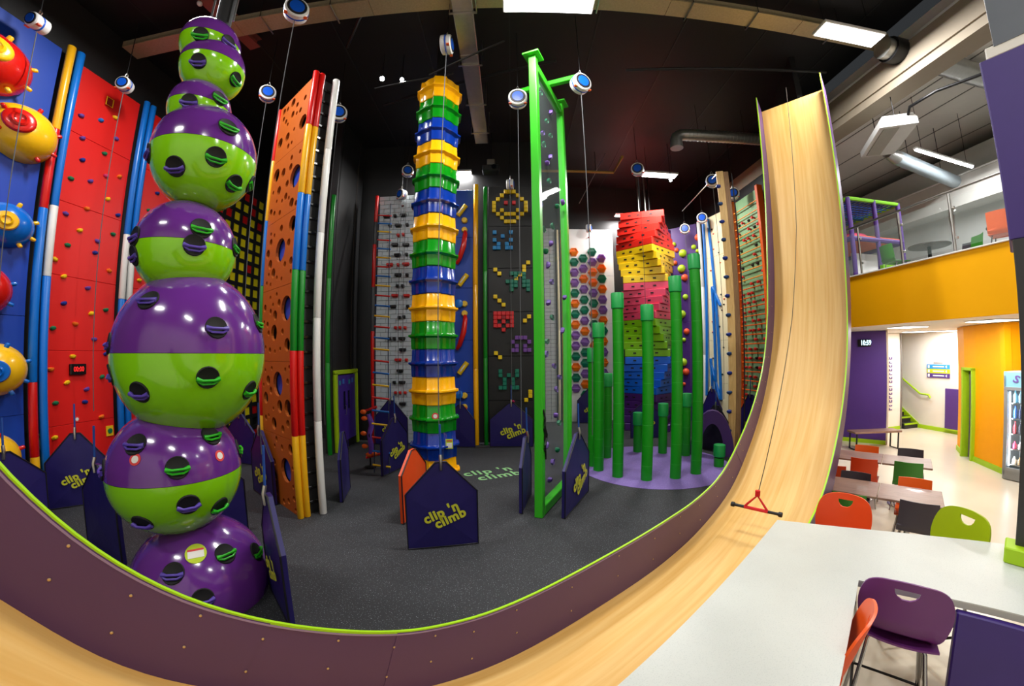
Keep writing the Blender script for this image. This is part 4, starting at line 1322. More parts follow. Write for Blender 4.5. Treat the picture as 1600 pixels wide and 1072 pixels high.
PW = 290
led_panel('large bright light panel at the top centre of the photo', .65, 5.16, 8.3, power=PW)
led_panel('bright light panel at the top right above the slide', 6.2, 5.0, 8.3, 1.3, power=PW)
led_panel('ceiling light panel above the sphere tower, beyond the top edge', -5.0, 4.2, 8.7, power=PW)
led_panel('light panel seen right of the stacked ring tower', -1.95, 11.35, 8.2, power=PW)
led_panel('light panel glowing behind the auto belay over the columns', 4.8, 11.4, 8.28, 1.1, power=PW)
led_panel('light panel above the twisted tower by the hexagon wall', 4.55, 14.3, 7.92, 1.0, .2, power=PW*.7)
led_panel('light panel over the entrance side, left', -5.0, -1.6, 8.3, power=PW*.55)
led_panel('light panel over the entrance side, middle', .65, -1.6, 8.3, power=PW*.55)
led_panel('light panel over the entrance side, right', 6.2, -1.6, 8.3, power=PW*.55)


def spot(label, px, py, z, size=.05, power=25.0):
    P = at_z(px, py, z)
    d = Vector((-P.x*.7, -P.y*.7, 1.2-P.z)).normalized()
    t = thing('spotlight', label, 'spotlight', (P.x, P.y, P.z), 0, 'ceiling spotlights')
    q = Vector((0, 0, 1)).rotation_difference(d).to_matrix().to_4x4()
    MB().lathe([(size*.7, -.14), (size*1.2, -.1), (size*1.25, .0)], 16, q).build('can', DARKM, t, 40)
    MB().lathe([(size, -.004), (size, .001), (.001, .002)], 16, q).build('lens', emit_mat('spot lens', (255, 255, 255), 40.0), t)
    MB().tube([(0, 0, .05), (0, 0, CEIL-P.z-.01)], .01, 6).build('stem', DARKM, t)
    l = bpy.data.lights.new('spot_light', 'SPOT'); l.energy = power*LAMP*4; l.spot_size = math.radians(100); l.spot_blend = .6; l.shadow_soft_size = .06
    lo = bpy.data.objects.new('spot_light', l); C.objects.link(lo); lo.parent = t; lo.location = d*.02
    lo.rotation_euler = Vector((0, 0, -1)).rotation_difference(d).to_euler()


spot('brighter spotlight, left of the pair on the black ceiling', 597, 123, 8.6)
spot('smaller spotlight, right of the pair on the black ceiling', 628, 124, 8.6, .04)
spot('spotlight under the light panel above the columns', 1048, 282, 8.0, .04)

tr = thing('cable_tray', 'long perforated metal tray crossing the ceiling from side to side', 'cable tray', (0, 5.55, 8.88))
for x0, x1 in ((-7.9, -5.2), (-5.2, -2.5), (-2.5, .2), (.2, 2.9), (2.9, 5.6), (5.6, 7.7)):
    MB().box(((x0+x1)/2, 0, 0), (x1-x0-.01, .36, .05)).box(((x0+x1)/2, -.17, .06), (x1-x0-.01, .02, .1)).build('tray_length', TRAY, tr)
for x in (-4.6, -3.2, -.6, 1.6, 3.3, 4.6, 6.4):
    MB().tube([(x, -.22, -.05), (x, .24, -.05)], .014, 6).build('strut', STEEL, tr, 40)
    for y_ in (-.22, .24):
        MB().tube([(x, y_, -.06), (x, y_, CEIL-8.89)], .008, 5).build('rod', DARKM, tr)
t2 = thing('cable_tray', 'flat grey duct running away from the camera above the black block wall', 'cable tray', (-.82, 8.2, 8.68))
for y0, y1 in ((-3.2, -1.5), (-1.5, .3), (.3, 2.1)):
    MB().box((0, (y0+y1)/2, 0), (.36, y1-y0-.01, .1), bev=.01).build('duct_length', GALV, t2)
for y_ in (-2.6, -1.2, .2, 1.5):
    MB().box((0, y_, -.07), (.5, .03, .03)).build('strut', STEEL, t2)
    for x in (-.24, .24):
        MB().tube([(x, y_, -.07), (x, y_, CEIL-8.69)], .008, 5).build('rod', STEEL, t2)
pr = thing('projector', 'black projector box hanging at the end of the grey duct', 'projector', (-.58, 10.75, 8.02))
MB().box((0, 0, 0), (.5, .36, .2), bev=.03).build('case', mat('projector black', (28, 30, 34), .3), pr)
MB().lathe([(.07, 0), (.07, .05), (.001, .05)], 16, Matrix.Translation((.1, -.18, 0)) @ Matrix.Rotation(math.pi/2, 4, 'X')).build('lens', mat('lens dark', (10, 12, 18), .1), pr)
MB().box((0, .05, .22), (.24, .2, .24), bev=.02).build('mount', GALV, pr)
MB().tube([(0, .05, .3), (0, .05, CEIL-8.03)], .02, 8).build('pole', DARKM, pr)
rb = thing('steel_beam', 'red oxide steel beam on the ceiling above the sphere tower', 'beam', (-5.6, 4.6, 9.15), math.radians(-8))
MB().box((0, 0, .1), (.26, 3.4, .02)).box((0, 0, 0), (.02, 3.4, .2)).box((0, 0, -.1), (.26, 3.4, .02)).build('beam', mat('red oxide', (138, 74, 68), .6), rb)
MB().sphere((-.1, .35, -.16), .05, 12, 8).build('detector', WHITEB, rb, 50)
yb = thing('gas_pipe', 'yellow pipe on the ceiling behind the green frame', 'pipe', (0, 11.9, 8.55))
MB().tube([(-2.6, 0, 0), (3.4, 0, 0), (3.4, -1.1, 0)], .045, 8).build('pipe', mat('dull yellow', (176, 140, 60), .5), yb, 40)
for x in (-1.2, .9, 2.8):
    MB().tube([(x, 0, 0), (x, 0, .74)], .008, 5).build('hanger', DARKM, yb)
for i, (p, q) in enumerate((((1, 7.2, 8.9), (-3.2, 8.6, 8.9)), ((-1.9, 4.6, 9.0), (-3.4, 6.6, 9.0)), ((2.6, 7.4, 8.9), (7.2, 6.6, 8.9)), ((-1.2, 7.1, 8.5), (-3.0, 7.4, 8.5)), ((-1.7, 7.1, 8.5), (-.1, 6.2, 8.5)))):
    o = MB().tube([p, q], .035 if i < 3 else .02, 8).build('ceiling_brace', mat('brace black', (22, 22, 24), .4), None, 40)
    tag(o, ['long black brace crossing the ceiling right of the ring tower', 'black brace on the ceiling above the orange holed wall', 'black brace running along the ceiling towards the slide top', 'thin black tie from the ring tower towards the left', 'thin black tie from the ring tower towards the upper right'][i], 'brace')
# anchor lines over the twisted tower
for i, (a, b) in enumerate((((946, 240), (905, 318)), ((1108, 297), (1066, 330)))):
    p, q = (at_z(*a, CEIL-.02), at_z(*b, 8.3)) if i == 0 else (Vector((PINE.x, PINE.y+.1, 7.49)), at_z(*b, 7.5))
    tag(MB().tube([p, q], .014, 6).build('anchor_chain', STEEL, None, 40), ['slanting steel anchor chain left of the twisted tower', 'slanting steel anchor chain left of the pine beam top'][i], 'chain')
# round duct
rd = thing('round_duct', 'silver spiral duct with an elbow above the green columns', 'duct', (0, 8.95, 8.3))
MB().tube([(4.32, 0, -.42), (4.32, 0, -.2), (4.36, 0, -.09), (4.46, 0, -.02), (4.6, 0, 0), (7.4, -.15, .05)], [.17, .16, .155, .155, .155, .155], 20).build('duct', GALV, rd, 40)
sp_ = MB()
for k in range(26):
    x = 4.66+k*.105
    sp_.lathe([(.156, -.006), (.162, 0), (.156, .006)], 20, Matrix.Translation((x, -.0536*(x-4.6), .018*(x-4.6))) @ Matrix.Rotation(math.pi/2, 4, 'Y'))
o = sp_.build('spiral_ribs', GALV, rd, 40); o['kind'] = 'stuff'
for x in (5.0, 6.4):
    MB().tube([(x, 0, .15), (x, 0, CEIL-8.32)], .008, 5).build('hanger', DARKM, rd)

# ================================================================== cafe side
MZ = 7.8                                     # line of the balcony front
# under-balcony ceiling and balcony slab
slab_ = struct(MB().box((11.2, 4.6, 3.6), (6.76, 15.8, .98)).build('ceiling', OFFW), 'white ceiling under the balcony', 'ceiling')
bf = struct(MB().box((MZ, 4.5, 3.68), (.08, 8.0, 1.14)).build('wall_balcony', BAND), 'amber balcony front above the cafe', 'wall')
MB().box((MZ, 4.5, 4.262), (.16, 8.0, .025), bev=.004).build('coping', WHITE, bf)
struct(MB().box((11.2, 4.5, 4.11), (6.7, 15.6, .03)).build('floor_balcony', mat('grey vinyl', (150, 146, 140), .5)), 'grey floor of the balcony', 'floor')
struct(MB().box((14.7, 4.6, CEIL/2), (.2, 16, CEIL)).build('wall_cafe', OFFW), 'white wall behind the stairs', 'wall')
struct(MB().box((13.1, 4.6, 6.2), (.12, 15.6, 4.1)).build('wall_balcony_back', mat('balcony grey wall', (196, 198, 194), .6)), 'pale grey back wall of the balcony', 'wall')
struct(MB().box((11.2, 12.45, CEIL/2), (7.0, .2, CEIL)).build('wall_cafe_end', OFFW), 'white end wall of the cafe', 'wall')
pc = struct(MB().box((11.3, 4.6, 8.75), (7.0, 16, .2)).build('ceiling', CEILW), 'pale painted ceiling above the balcony', 'ceiling')
for k in range(5):
    MB().box((8.6+k*1.1, 4.6, 8.645), (.03, 16, .012)).build('seam', mat('ceiling joint', (120, 118, 112), .6), pc)
struct(MB().box((MZ-.02, 4.6, 8.2), (.34, 16, .5)).box((MZ+.1, 4.6, 7.86), (.5, 16, .18)).build('trim_1', mat('beige beam', (150, 138, 120), .7)), 'beige beam along the edge of the balcony ceiling', 'beam')
bb = struct(MB().box((12.7, 4.6, 6.9), (.7, 15.6, .8)).build('trim_2', mat('white bulkhead', (202, 200, 194), .6)), 'white bulkhead along the back of the balcony', 'beam')
MB().box((12.34, 4.6, 7.33), (.03, 15.6, .04)).build('cable_channel', WHITE, bb)

# violet wall with clock
pv = struct(MB().box((.1, .12, 1.55), (3.2, .24, 3.1)).build('wall_violet', CPURP, loc=(9.06, 9.77, 0), rot=(0, 0, math.atan2(-.68, .53))), 'violet wall with a digital clock in the cafe', 'wall')
MB().box((.1, -.012, .055), (3.2, .02, .11)).build('skirting', CLIME, pv)
MB().box((1.72, .12, 1.55), (.04, .26, 3.1)).build('corner_strip', mat('beige corner', (214, 200, 180), .6), pv)
wa = math.atan2(-.68, .53)
P = on_wall(1353, 536, (9.58, 9.1), (10.11, 8.42))
ck = thing('wall_clock', 'digital clock showing 10 59 on the violet wall', 'clock', (P.x-.02, P.y-.02, P.z), wa)
MB().box((-.04, -.01, 0), (.34, .05, .2), bev=.008).build('case', mat('clock black', (14, 14, 18), .3), ck)
link('digits', text_mesh('10:59', .2, emit_mat('clock digits', (205, 245, 255), 2.2), .004), ck, (.0, -.04, 0), (math.pi/2, 0, 0), (.62, .95, 1))
# white wall strip, stair opening, stairs
ww = struct(MB().box((11.25, 9.3, 1.55), (2.6, .16, 3.1)).build('wall_white', OFFW), 'white wall strip left of the stairs', 'wall')
ww.location = (0, .72, 0)
MB().box((11.25, 9.21, .05), (2.6, .02, .1)).build('skirting', CLIME, ww)
MB().box((12.56, 9.29, 1.55), (.05, .2, 3.1)).build('edge_strip', mat('grey strip', (110, 104, 98), .6), ww)
vt = thing('vertical_lettering', 'violet vertical lettering on the white wall strip beside the violet wall', 'lettering', (12.08, 9.935, 1.45), 0)
for k, w_ in enumerate((.10, .04, .10, .11, .08, .10, .04, .10, .09, .10, .10, .10, .08, .11)):   # too small to read in the photograph: strokes only
    b_ = MB().box((0, -.006, -.8+k*.125), (.13, .012, .022)).box((-.05, -.006, -.8+k*.125+w_/3), (.03, .012, w_*.66))
    if k % 3:
        b_.box((.05, -.006, -.8+k*.125+w_/3), (.03, .012, w_*.66))
    b_.build('letter_mark', CPURP, vt)
stt = thing('staircase', 'dark stairs with lime nosings climbing behind the white wall', 'stairs', (12.62, 9.85, 0))
for k in range(9):
    s_ = MB().box((.33, .13+k*.26, (k+1)*.17/2), (.62, .26, (k+1)*.17)).build('step', mat('stair black', (36, 36, 36), .6), stt)
    MB().box((.33, .012+k*.26, (k+1)*.17-.02), (.62, .04, .05)).build('nosing', CLIME, s_)
swl = struct(MB().box((13.38, 9.0, 1.55), (.12, 4.6, 3.1)).build('wall_stair', OFFW), 'white wall beside the stairs with the floor signs', 'wall')
MB().box((13.305, 8.75, .06), (.03, 2.2, .12)).build('skirting', CLIME, swl)
MB().prism([(9.85, .0), (10.0, .0), (11.95, 1.5), (11.95, 1.68), (9.85, .15)], -.02, .02, Matrix(((0, 1, 0, 13.30), (1, 0, 0, 0), (0, 0, 1, 0), (0, 0, 0, 1)))).build('stringer', CLIME, swl)
hr = thing('handrail', 'lime handrail on the white wall beside the stairs', 'handrail', (13.22, 9.4, 0))
MB().tube([(0, 0, 1.02), (0, .05, 1.12), (0, .35, 1.13), (0, 2.3, 2.5)], .03, 8).build('rail', CLIME, hr, 50)
MB().tube([(0, .12, 1.12), (.1, .12, 1.08)], .02, 6).build('bracket', DARKM, hr)
# floor signs
Q = lambda a, b: on_wall(a, b, (13.31, 0), (13.31, 10))
P = Q(1466, 580)
sg = thing('floor_sign', 'blue, lime and violet direction sign on the white stair wall', 'sign', (13.31, P.y, P.z), math.radians(-90))
for k, (m_, tx) in enumerate(((mat('sign blue', (40, 140, 206), .5), 'Soft Play'), (mat('sign lime', (190, 200, 30), .5), 'Party'), (CPURP, 'Climbing'))):
    b_ = MB().box((0, -.01, (.14-k*.14)), (.74, .02, .135)).build('stripe', m_, sg)
    W_ = mat('sign print', (224, 228, 235), .6)
    MB().box((.02, -.024, (.14-k*.14)), (.36, .006, .036)).build('print', W_, b_)
    MB().box((-.3, -.024, (.14-k*.14)), (.06, .006, .09)).build('print', W_, b_)
    MB().prism([(.24, (.14-k*.14)+.0), (.29, (.14-k*.14)+.045), (.29, (.14-k*.14)-.045)], -.027, -.021).build('arrow', W_, b_)
MB().box((.0, -.006, .26), (.3, .006, .035)).build('title', mat('sign grey', (150, 146, 142), .6), sg)
vb_ = thing('wall_board', 'violet panel leaning on the white wall beside the orange wall', 'board', (13.27, 8.5, .12), math.radians(-90))
MB().box((0, -.03, .62), (.85, .05, 1.24), bev=.01).build('board', CPURP, vb_)
MB().box((0, -.04, .0), (.95, .04, .04)).build('foot_strip', CLIME, vb_)

# orange angled wall with a lime framed doorway
def wall_seg(name, p, q, h, m, lab, th=.12, z0=0.0):
    p, q = Vector(p), Vector(q); d = q-p
    o = MB().box((d.length/2, th/2, z0+h/2), (d.length, th, h)).build(name, m, None, loc=(p.x, p.y, 0), rot=(0, 0, math.atan2(d.y, d.x)))
    return struct(o, lab, 'wall')
c0, c1, c2, c3 = (11.33, 7.3), (10.78, 6.8), (10.5, 6.38), (9.98, 5.5)
def skirt(o, L):
    MB().box((L/2, -.012, .06), (L, .025, .12)).build('skirting', CLIME, o)
ws = wall_seg('wall_orange', c0, c1, 3.1, AMBER, 'orange wall left of the lime doorway'); skirt(ws, (Vector(c1)-Vector(c0)).length)
ws = wall_seg('wall_orange', c1, c2, .98, AMBER, 'orange wall above the lime doorway', z0=2.12)
ws = wall_seg('wall_orange', c2, c3, 3.1, AMBER, 'orange wall between the lime doorway and the drinks fridge'); skirt(ws, (Vector(c3)-Vector(c2)).length)
wall_seg('wall_orange', c3, (10.42, 5.3), 3.1, AMBER, 'short orange return wall behind the drinks fridge')
wall_seg('wall_orange', (10.42, 5.3), (10.42, -1.0), 3.1, AMBER, 'orange wall behind the dark foreground post')
wall_seg('wall_orange', (13.3, 6.9), c0, 3.1, AMBER, 'orange return wall beside the violet panel')
dd = Vector(c2)-Vector(c1); L_ = dd.length
dr = thing('door_2', 'grey door in a lime frame set into the orange wall', 'door', (c1[0], c1[1], 0), math.atan2(dd.y, dd.x)); dr['kind'] = 'structure'
for x in (.03, L_-.03):
    MB().box((x, .03, 1.06), (.06, .2, 2.12)).build('door_frame', CLIME, dr)
MB().box((L_/2, .03, 2.1), (L_, .2, .06)).build('door_frame', CLIME, dr)
MB().box((L_/2, .1, 1.03), (L_-.12, .05, 2.04)).build('door_leaf', mat('mauve door', (104, 88, 110), .5), dr)
MB().tube([(L_-.14, .06, 1.0), (L_-.14, .02, 1.0), (L_-.2, .02, 1.0)], .012, 6).build('door_handle', STEEL, dr)

# drinks fridge
fd = (Vector(c3)-Vector(c2)).normalized()
fa_ = math.atan2(fd.y, fd.x)
fa_ = math.radians(-82)
fg = thing('drinks_fridge', 'glass fronted drinks fridge with pale blue header', 'fridge', (9.60, 5.33, 0), fa_)
FG = mat('fridge grey', (158, 160, 162), .4); FI = mat('fridge inside', (232, 240, 246), .4)
MB().box((.34, .60, 1.07), (.68, .05, 1.95)).build('back', FI, fg)
for x in (.025, .655):
    MB().box((x, .32, 1.07), (.05, .6, 1.95), bev=.006).build('side', FG, fg)
MB().box((.34, .32, .11), (.68, .6, .2), bev=.01).build('base', FG, fg)
MB().box((.34, .32, 1.96), (.68, .6, .32), bev=.01).build('header', mat('header blue', (150, 208, 230), .35), fg)
link('swirl', text_mesh('S', .2, mat('swirl violet', (120, 90, 170), .5), .004), fg, (.2, .015, 1.97), (math.pi/2, .4, 0))
MB().prism([(.36, 1.84), (.67, 1.84), (.67, 2.1), (.46, 2.1)], .012, .018).build('header_print', WHITE, fg)
for k in range(5):
    MB().box((.34, .33, .3+k*.3), (.58, .5, .015)).build('shelf', STEEL, fg)
dfm = MB().box((.045, .0, 1.0), (.05, .04, 1.56)).box((.635, .0, 1.0), (.05, .04, 1.56)).box((.34, .0, 1.79), (.64, .04, .06)).box((.34, .0, .23), (.64, .04, .05)).build('door_frame', FG, fg)
MB().box((.34, .0, 1.0), (.56, .01, 1.5)).build('door_glass', glass_mat('fridge glass', (190, 220, 240), .08), fg)
MB().box((.085, .06, 1.0), (.02, .02, 1.45)).build('lamp_strip', emit_mat('fridge led', (230, 245, 255), 6.0), fg)
fl_ = bpy.data.lights.new('fridge_light', 'AREA'); fl_.shape = 'RECTANGLE'; fl_.size, fl_.size_y = .02, 1.4; fl_.energy = 6*LAMP
flo = bpy.data.objects.new('fridge_light', fl_); C.objects.link(flo); flo.parent = fg; flo.location = (.11, .08, 1.0); flo.rotation_euler = (math.radians(90), 0, math.radians(-40))
def bottle_mesh(m, h):
    return MB().lathe([(.03, 0), (.034, .01), (.034, h*.6), (.014, h*.82), (.014, h), (.001, h)], 12).mesh('bottle', m, 40)
DN = [('white', 'tan'), ('pink', 'white'), ('dark red', 'black'), ('blue', 'dark blue'), ('sky blue', 'pale blue')]
SH = [((240, 240, 236), (180, 140, 90), 'bottom'), ((200, 40, 80), (230, 225, 230), 'second lowest'), ((150, 20, 36), (30, 30, 50), 'middle'), ((20, 80, 180), (30, 40, 90), 'second highest'), ((120, 190, 220), (170, 215, 235), 'top')]
for k, (ca, cb, nm) in enumerate(SH):
    for i in range(6):
        for row in range(1):
            c_ = ca if i % 2 == 0 else cb
            mm = mat('drink %d %d' % (k, i % 2), c_, .25)
            key = 'drink%d%d' % (k, i % 2)
            if key not in HOLD:
                HOLD[key] = bottle_mesh(mm, .24 if k > 1 else .15)
            Wp = Vector((.14+i*.082, .14, .309+k*.3)); c, s = math.cos(fa_), math.sin(fa_)
            o = link('bottle', HOLD[key], None, (fg.location.x+c*Wp.x-s*Wp.y, fg.location.y+s*Wp.x+c*Wp.y, Wp.z))
            tag(o, '%s %s on the %s fridge shelf, %s from the lit strip' % (DN[k][i % 2], 'can' if k < 2 else 'bottle', nm, ('first', 'second', 'third', 'fourth', 'fifth', 'sixth')[i]), 'bottle', 'drinks on the %s fridge shelf' % nm)

# under-balcony lamps
def ceil_lamp(label, px, py, power=60, sx=.6, sy=.6):
    P = at_z(px, py, 3.1) if px > 100 else Vector((px, py, 3.1))
    t = thing('recessed_light', label, 'ceiling light', (P.x, P.y, 3.105), 0, 'recessed lights under the balcony')
    MB().box((0, 0, -.008), (sx+.05, sy+.05, .012)).build('frame', WHITE, t)
    MB().box((0, 0, -.018), (sx, sy, .008)).build('diffuser', emit_mat('recessed led', (255, 252, 245), 6.0), t)
    l = bpy.data.lights.new('recessed_lamp', 'AREA'); l.size = sx; l.energy = power*LAMP
    lo = bpy.data.objects.new('recessed_lamp', l); C.objects.link(lo); lo.parent = t; lo.location = (0, 0, -.03)
ceil_lamp('recessed light panel under the balcony left of the lime doorway', 1418, 511, 50)
ceil_lamp('recessed light panel under the balcony nearest the dark post', 9.1, 5.2, 45)
ceil_lamp('recessed light panel under the balcony by the stairs', 1435, 518, 42)
ceil_lamp('recessed light panel under the balcony above the violet board', 1480, 517, 40, .5, .5)

# bench by the violet wall
bn = thing('bench', 'walnut bench with black steel legs before the violet wall', 'bench', (9.4, 8.2, 0), math.atan2(-.28, 1.2))
MB().box((0, 0, .47), (1.35, .38, .05), bev=.006).build('bench_top', TABLEW, bn)
for s_ in (-1, 1):
    MB().tube([(s_*.6, -.15, .45), (s_*.6, -.15, .02), (s_*.6, .15, .02), (s_*.6, .15, .45)], .025, 4).build('leg_frame', BLACK, bn)

# ------------------------------------------------------------------ cafe tables and chairs
EA = math.atan2(-.791, .612)                 # rows of tables run across the slide
ev = Vector((.612, -.791)); dv = V2


def cafe_table(label, x, y):
    t = thing('cafe_table', label, 'table', (x, y, 0), EA, 'walnut cafe tables')
    MB().box((0, 0, .735), (.71, .68, .03), bev=.005).build('table_top', TABLEW, t)
    MB().tube([(0, 0, .02), (0, 0, .72)], .035, 12).build('pedestal', CHROME, t, 40)
    MB().lathe([(.25, 0), (.25, .01), (.05, .03)], 20).build('base', CHROME, t, 40)
    return t


def shell_chair(label, x, y, rz, m):
    """moulded chair; local +y is the way it faces"""
    t = thing('cafe_chair', label, 'chair', (x, y, 0), rz, 'cafe chairs')
    def sheet(pts, w0, w1, th, nx=6, curve=.04):
        b = MB(); rows = crom([(p[0], p[1], 0) for p in pts], 4)
        n_ = len(rows)
        for s_ in (0, 1):
            for i, p in enumerate(rows):
                w_ = w0+(w1-w0)*i/(n_-1)
                for k in range(nx+1):
                    u = k/nx*2-1
                    b.v.append((u*w_/2, p.x+curve*u*u*(1 if i > n_*.3 else .3)-s_*th, p.y+(curve*.4*u*u if i < n_*.3 else 0)))
        N_ = n_*(nx+1)
        for i in range(n_-1):
            for k in range(nx):
                a = i*(nx+1)+k
                b.f += [(a, a+1, a+nx+2, a+nx+1), (N_+a, N_+a+nx+1, N_+a+nx+2, N_+a+1)]
        for i in range(n_-1):
            for k in (0, nx):
                a = i*(nx+1)+k
                b.f.append((a, a+nx+1, N_+a+nx+1, N_+a))
        for i in (0, n_-1):
            for k in range(nx):
                a = i*(nx+1)+k
                b.f.append((a, N_+a, N_+a+1, a+1))
        return b
    sheet([(-.2, .44), (-.24, .52), (-.26, .66), (-.285, .83)], .42, .40, .012).build('backrest', m, t, 50)
    MB().box((0, 0, .44), (.43, .42, .018), bev=.008).build('seat', m, t, 40)
    for sx in (-1, 1):
        for sy in (-1, 1):
            MB().tube([(sx*.16, sy*.14, .43), (sx*.22, sy*.21, 0)], .011, 8).build('leg', CHROME, t, 40)
    return t


CO, CG, CD, CR = mat('chair orange', (232, 92, 14), .4), mat('chair green', (52, 128, 34), .45), mat('chair charcoal', (58, 50, 60), .5), mat('chair red orange', (208, 66, 16), .45)
r1 = Vector((5.245, 3.495)); r2 = Vector((6.7, 4.69))
T1 = [r1-ev*.36, r1-ev*1.08]; T2 = [r2-ev*.36, r2-ev*1.08, r2-ev*1.8]
for p, l in zip(T1, ('walnut cafe table in the near row, right half', 'walnut cafe table in the near row beside the slide')):
    cafe_table(l, p.x, p.y)
for p, l in zip(T2, ('walnut cafe table at the right end of the far row', 'walnut cafe table in the middle of the far row', 'walnut cafe table of the far row half hidden by the slide')):
    cafe_table(l, p.x, p.y)
towards = math.atan2(dv.y, dv.x)-math.pi/2   # chair whose back is to the camera
away = towards+math.pi
def ch(p, off, lab, rz, m, sh=0.0):
    q = Vector(p)+dv*off+ev*sh
    shell_chair(lab, q.x, q.y, rz, m)
def back_at(px, py, lab, rz, m):
    """chair whose backrest top edge stands at this spot of the photograph"""
    P = at_z(px, py, .83)
    f = Vector((-math.sin(rz), math.cos(rz)))
    q = Vector((P.x, P.y))+f*.285
    shell_chair(lab, q.x, q.y, rz, m)
back_at(1437, 786, 'charcoal chair with its back to the counter at the near table row', towards, CD)
back_at(1326, 772, 'green chair behind the orange stool at the near table row', towards, CG)
back_at(1338, 737, 'charcoal chair on the far side of the near table row', away, CD)
back_at(1430, 747, 'bright orange chair on the far side of the near table row', away, CO)
back_at(1350, 717, 'red orange chair with its back to the camera at the far table row', towards, CR)
back_at(1420, 723, 'green chair with its back to the camera at the far table row', towards, CG)
back_at(1355, 696, 'orange chair on the far side of the far table row', away, CO)
back_at(1423, 701, 'charcoal chair on the far side of the far table row', away, CD)
back_at(1300, 727, 'red orange chair partly hidden behind the slide edge', towards, CR)

# ------------------------------------------------------------------ white counter
HCN = 1.12
cpts = [sl(.7, .86), sl(3.62, .915), sl(4.28, -1.15), sl(4.6, -2.2), sl(3.35, -2.0), sl(3.08, -.62), sl(2.93, .185), sl(.7, .06)]
ct = thing('counter', 'white speckled L shaped bar counter in the right foreground', 'counter', (0, 0, 0))
MB().slab(list(reversed(cpts)), HCN-.008, HCN).build('worktop', COUNTER, ct)
MB().slab(list(reversed(cpts)), HCN-.045, HCN-.008).build('edge_band', mat('grey edge band', (168, 168, 162), .4), ct)
for (t_, s_) in ((1.0, .75), (3.3, .75), (1.2, .2), (4.0, -1.6), (3.6, -1.6)):
    x, y = sl(t_, s_)
    MB().tube([(x, y, 0), (x, y, HCN-.05)], .03, 12).build('leg', CHROME, ct, 40)
# violet panel under the counter
p, q = Vector(sl(2.99, -.33)), Vector(sl(3.22, -1.9))
d = q-p
tag(MB().box((d.length/2, .03, .53), (d.length, .05, 1.06), bev=.008).build('modesty_panel', mat('deep violet panel', (52, 28, 112), .4), None, loc=(p.x, p.y, 0), rot=(0, 0, math.atan2(d.y, d.x))),
    'deep violet panel below the counter at the bottom right corner', 'panel')
# column with lime foot standing on the counter line
ca = math.atan2(-.9, .44)
pf = thing('foreground_column', 'dark post with lime foot and violet casing at the right edge', 'column', (3.495, 1.845, HCN), math.radians(-62))
MB().box((.055, .0, 1.11), (.09, .09, 2.22), bev=.006).build('post', mat('charcoal post', (52, 52, 52), .45), pf)
MB().box((.42, .05, 1.11), (.62, .1, 2.22)).build('infill', mat('pale glass panel', (196, 206, 198), .3), pf)
MB().box((.34, -.03, .055), (.76, .22, .11), bev=.008).build('foot', CLIME, pf)
MB().box((.62, .25, 2.90), (1.25, .55, 1.36), bev=.008).build('casing', mat('casing violet', (66, 46, 120), .5), pf)
MB().box((.66, .25, 3.62), (1.25, .55, .09), bev=.006).build('ledge', OFFW, pf)
MB().box((.82, .27, 5.0), (1.2, .5, 2.7), bev=.006).build('upper_casing', mat('pale casing', (190, 200, 188), .5), pf)
MB().box((.16, .0, 5.0), (.16, .06, 2.7)).build('corner_trim', mat('slate trim', (92, 98, 106), .5), pf)


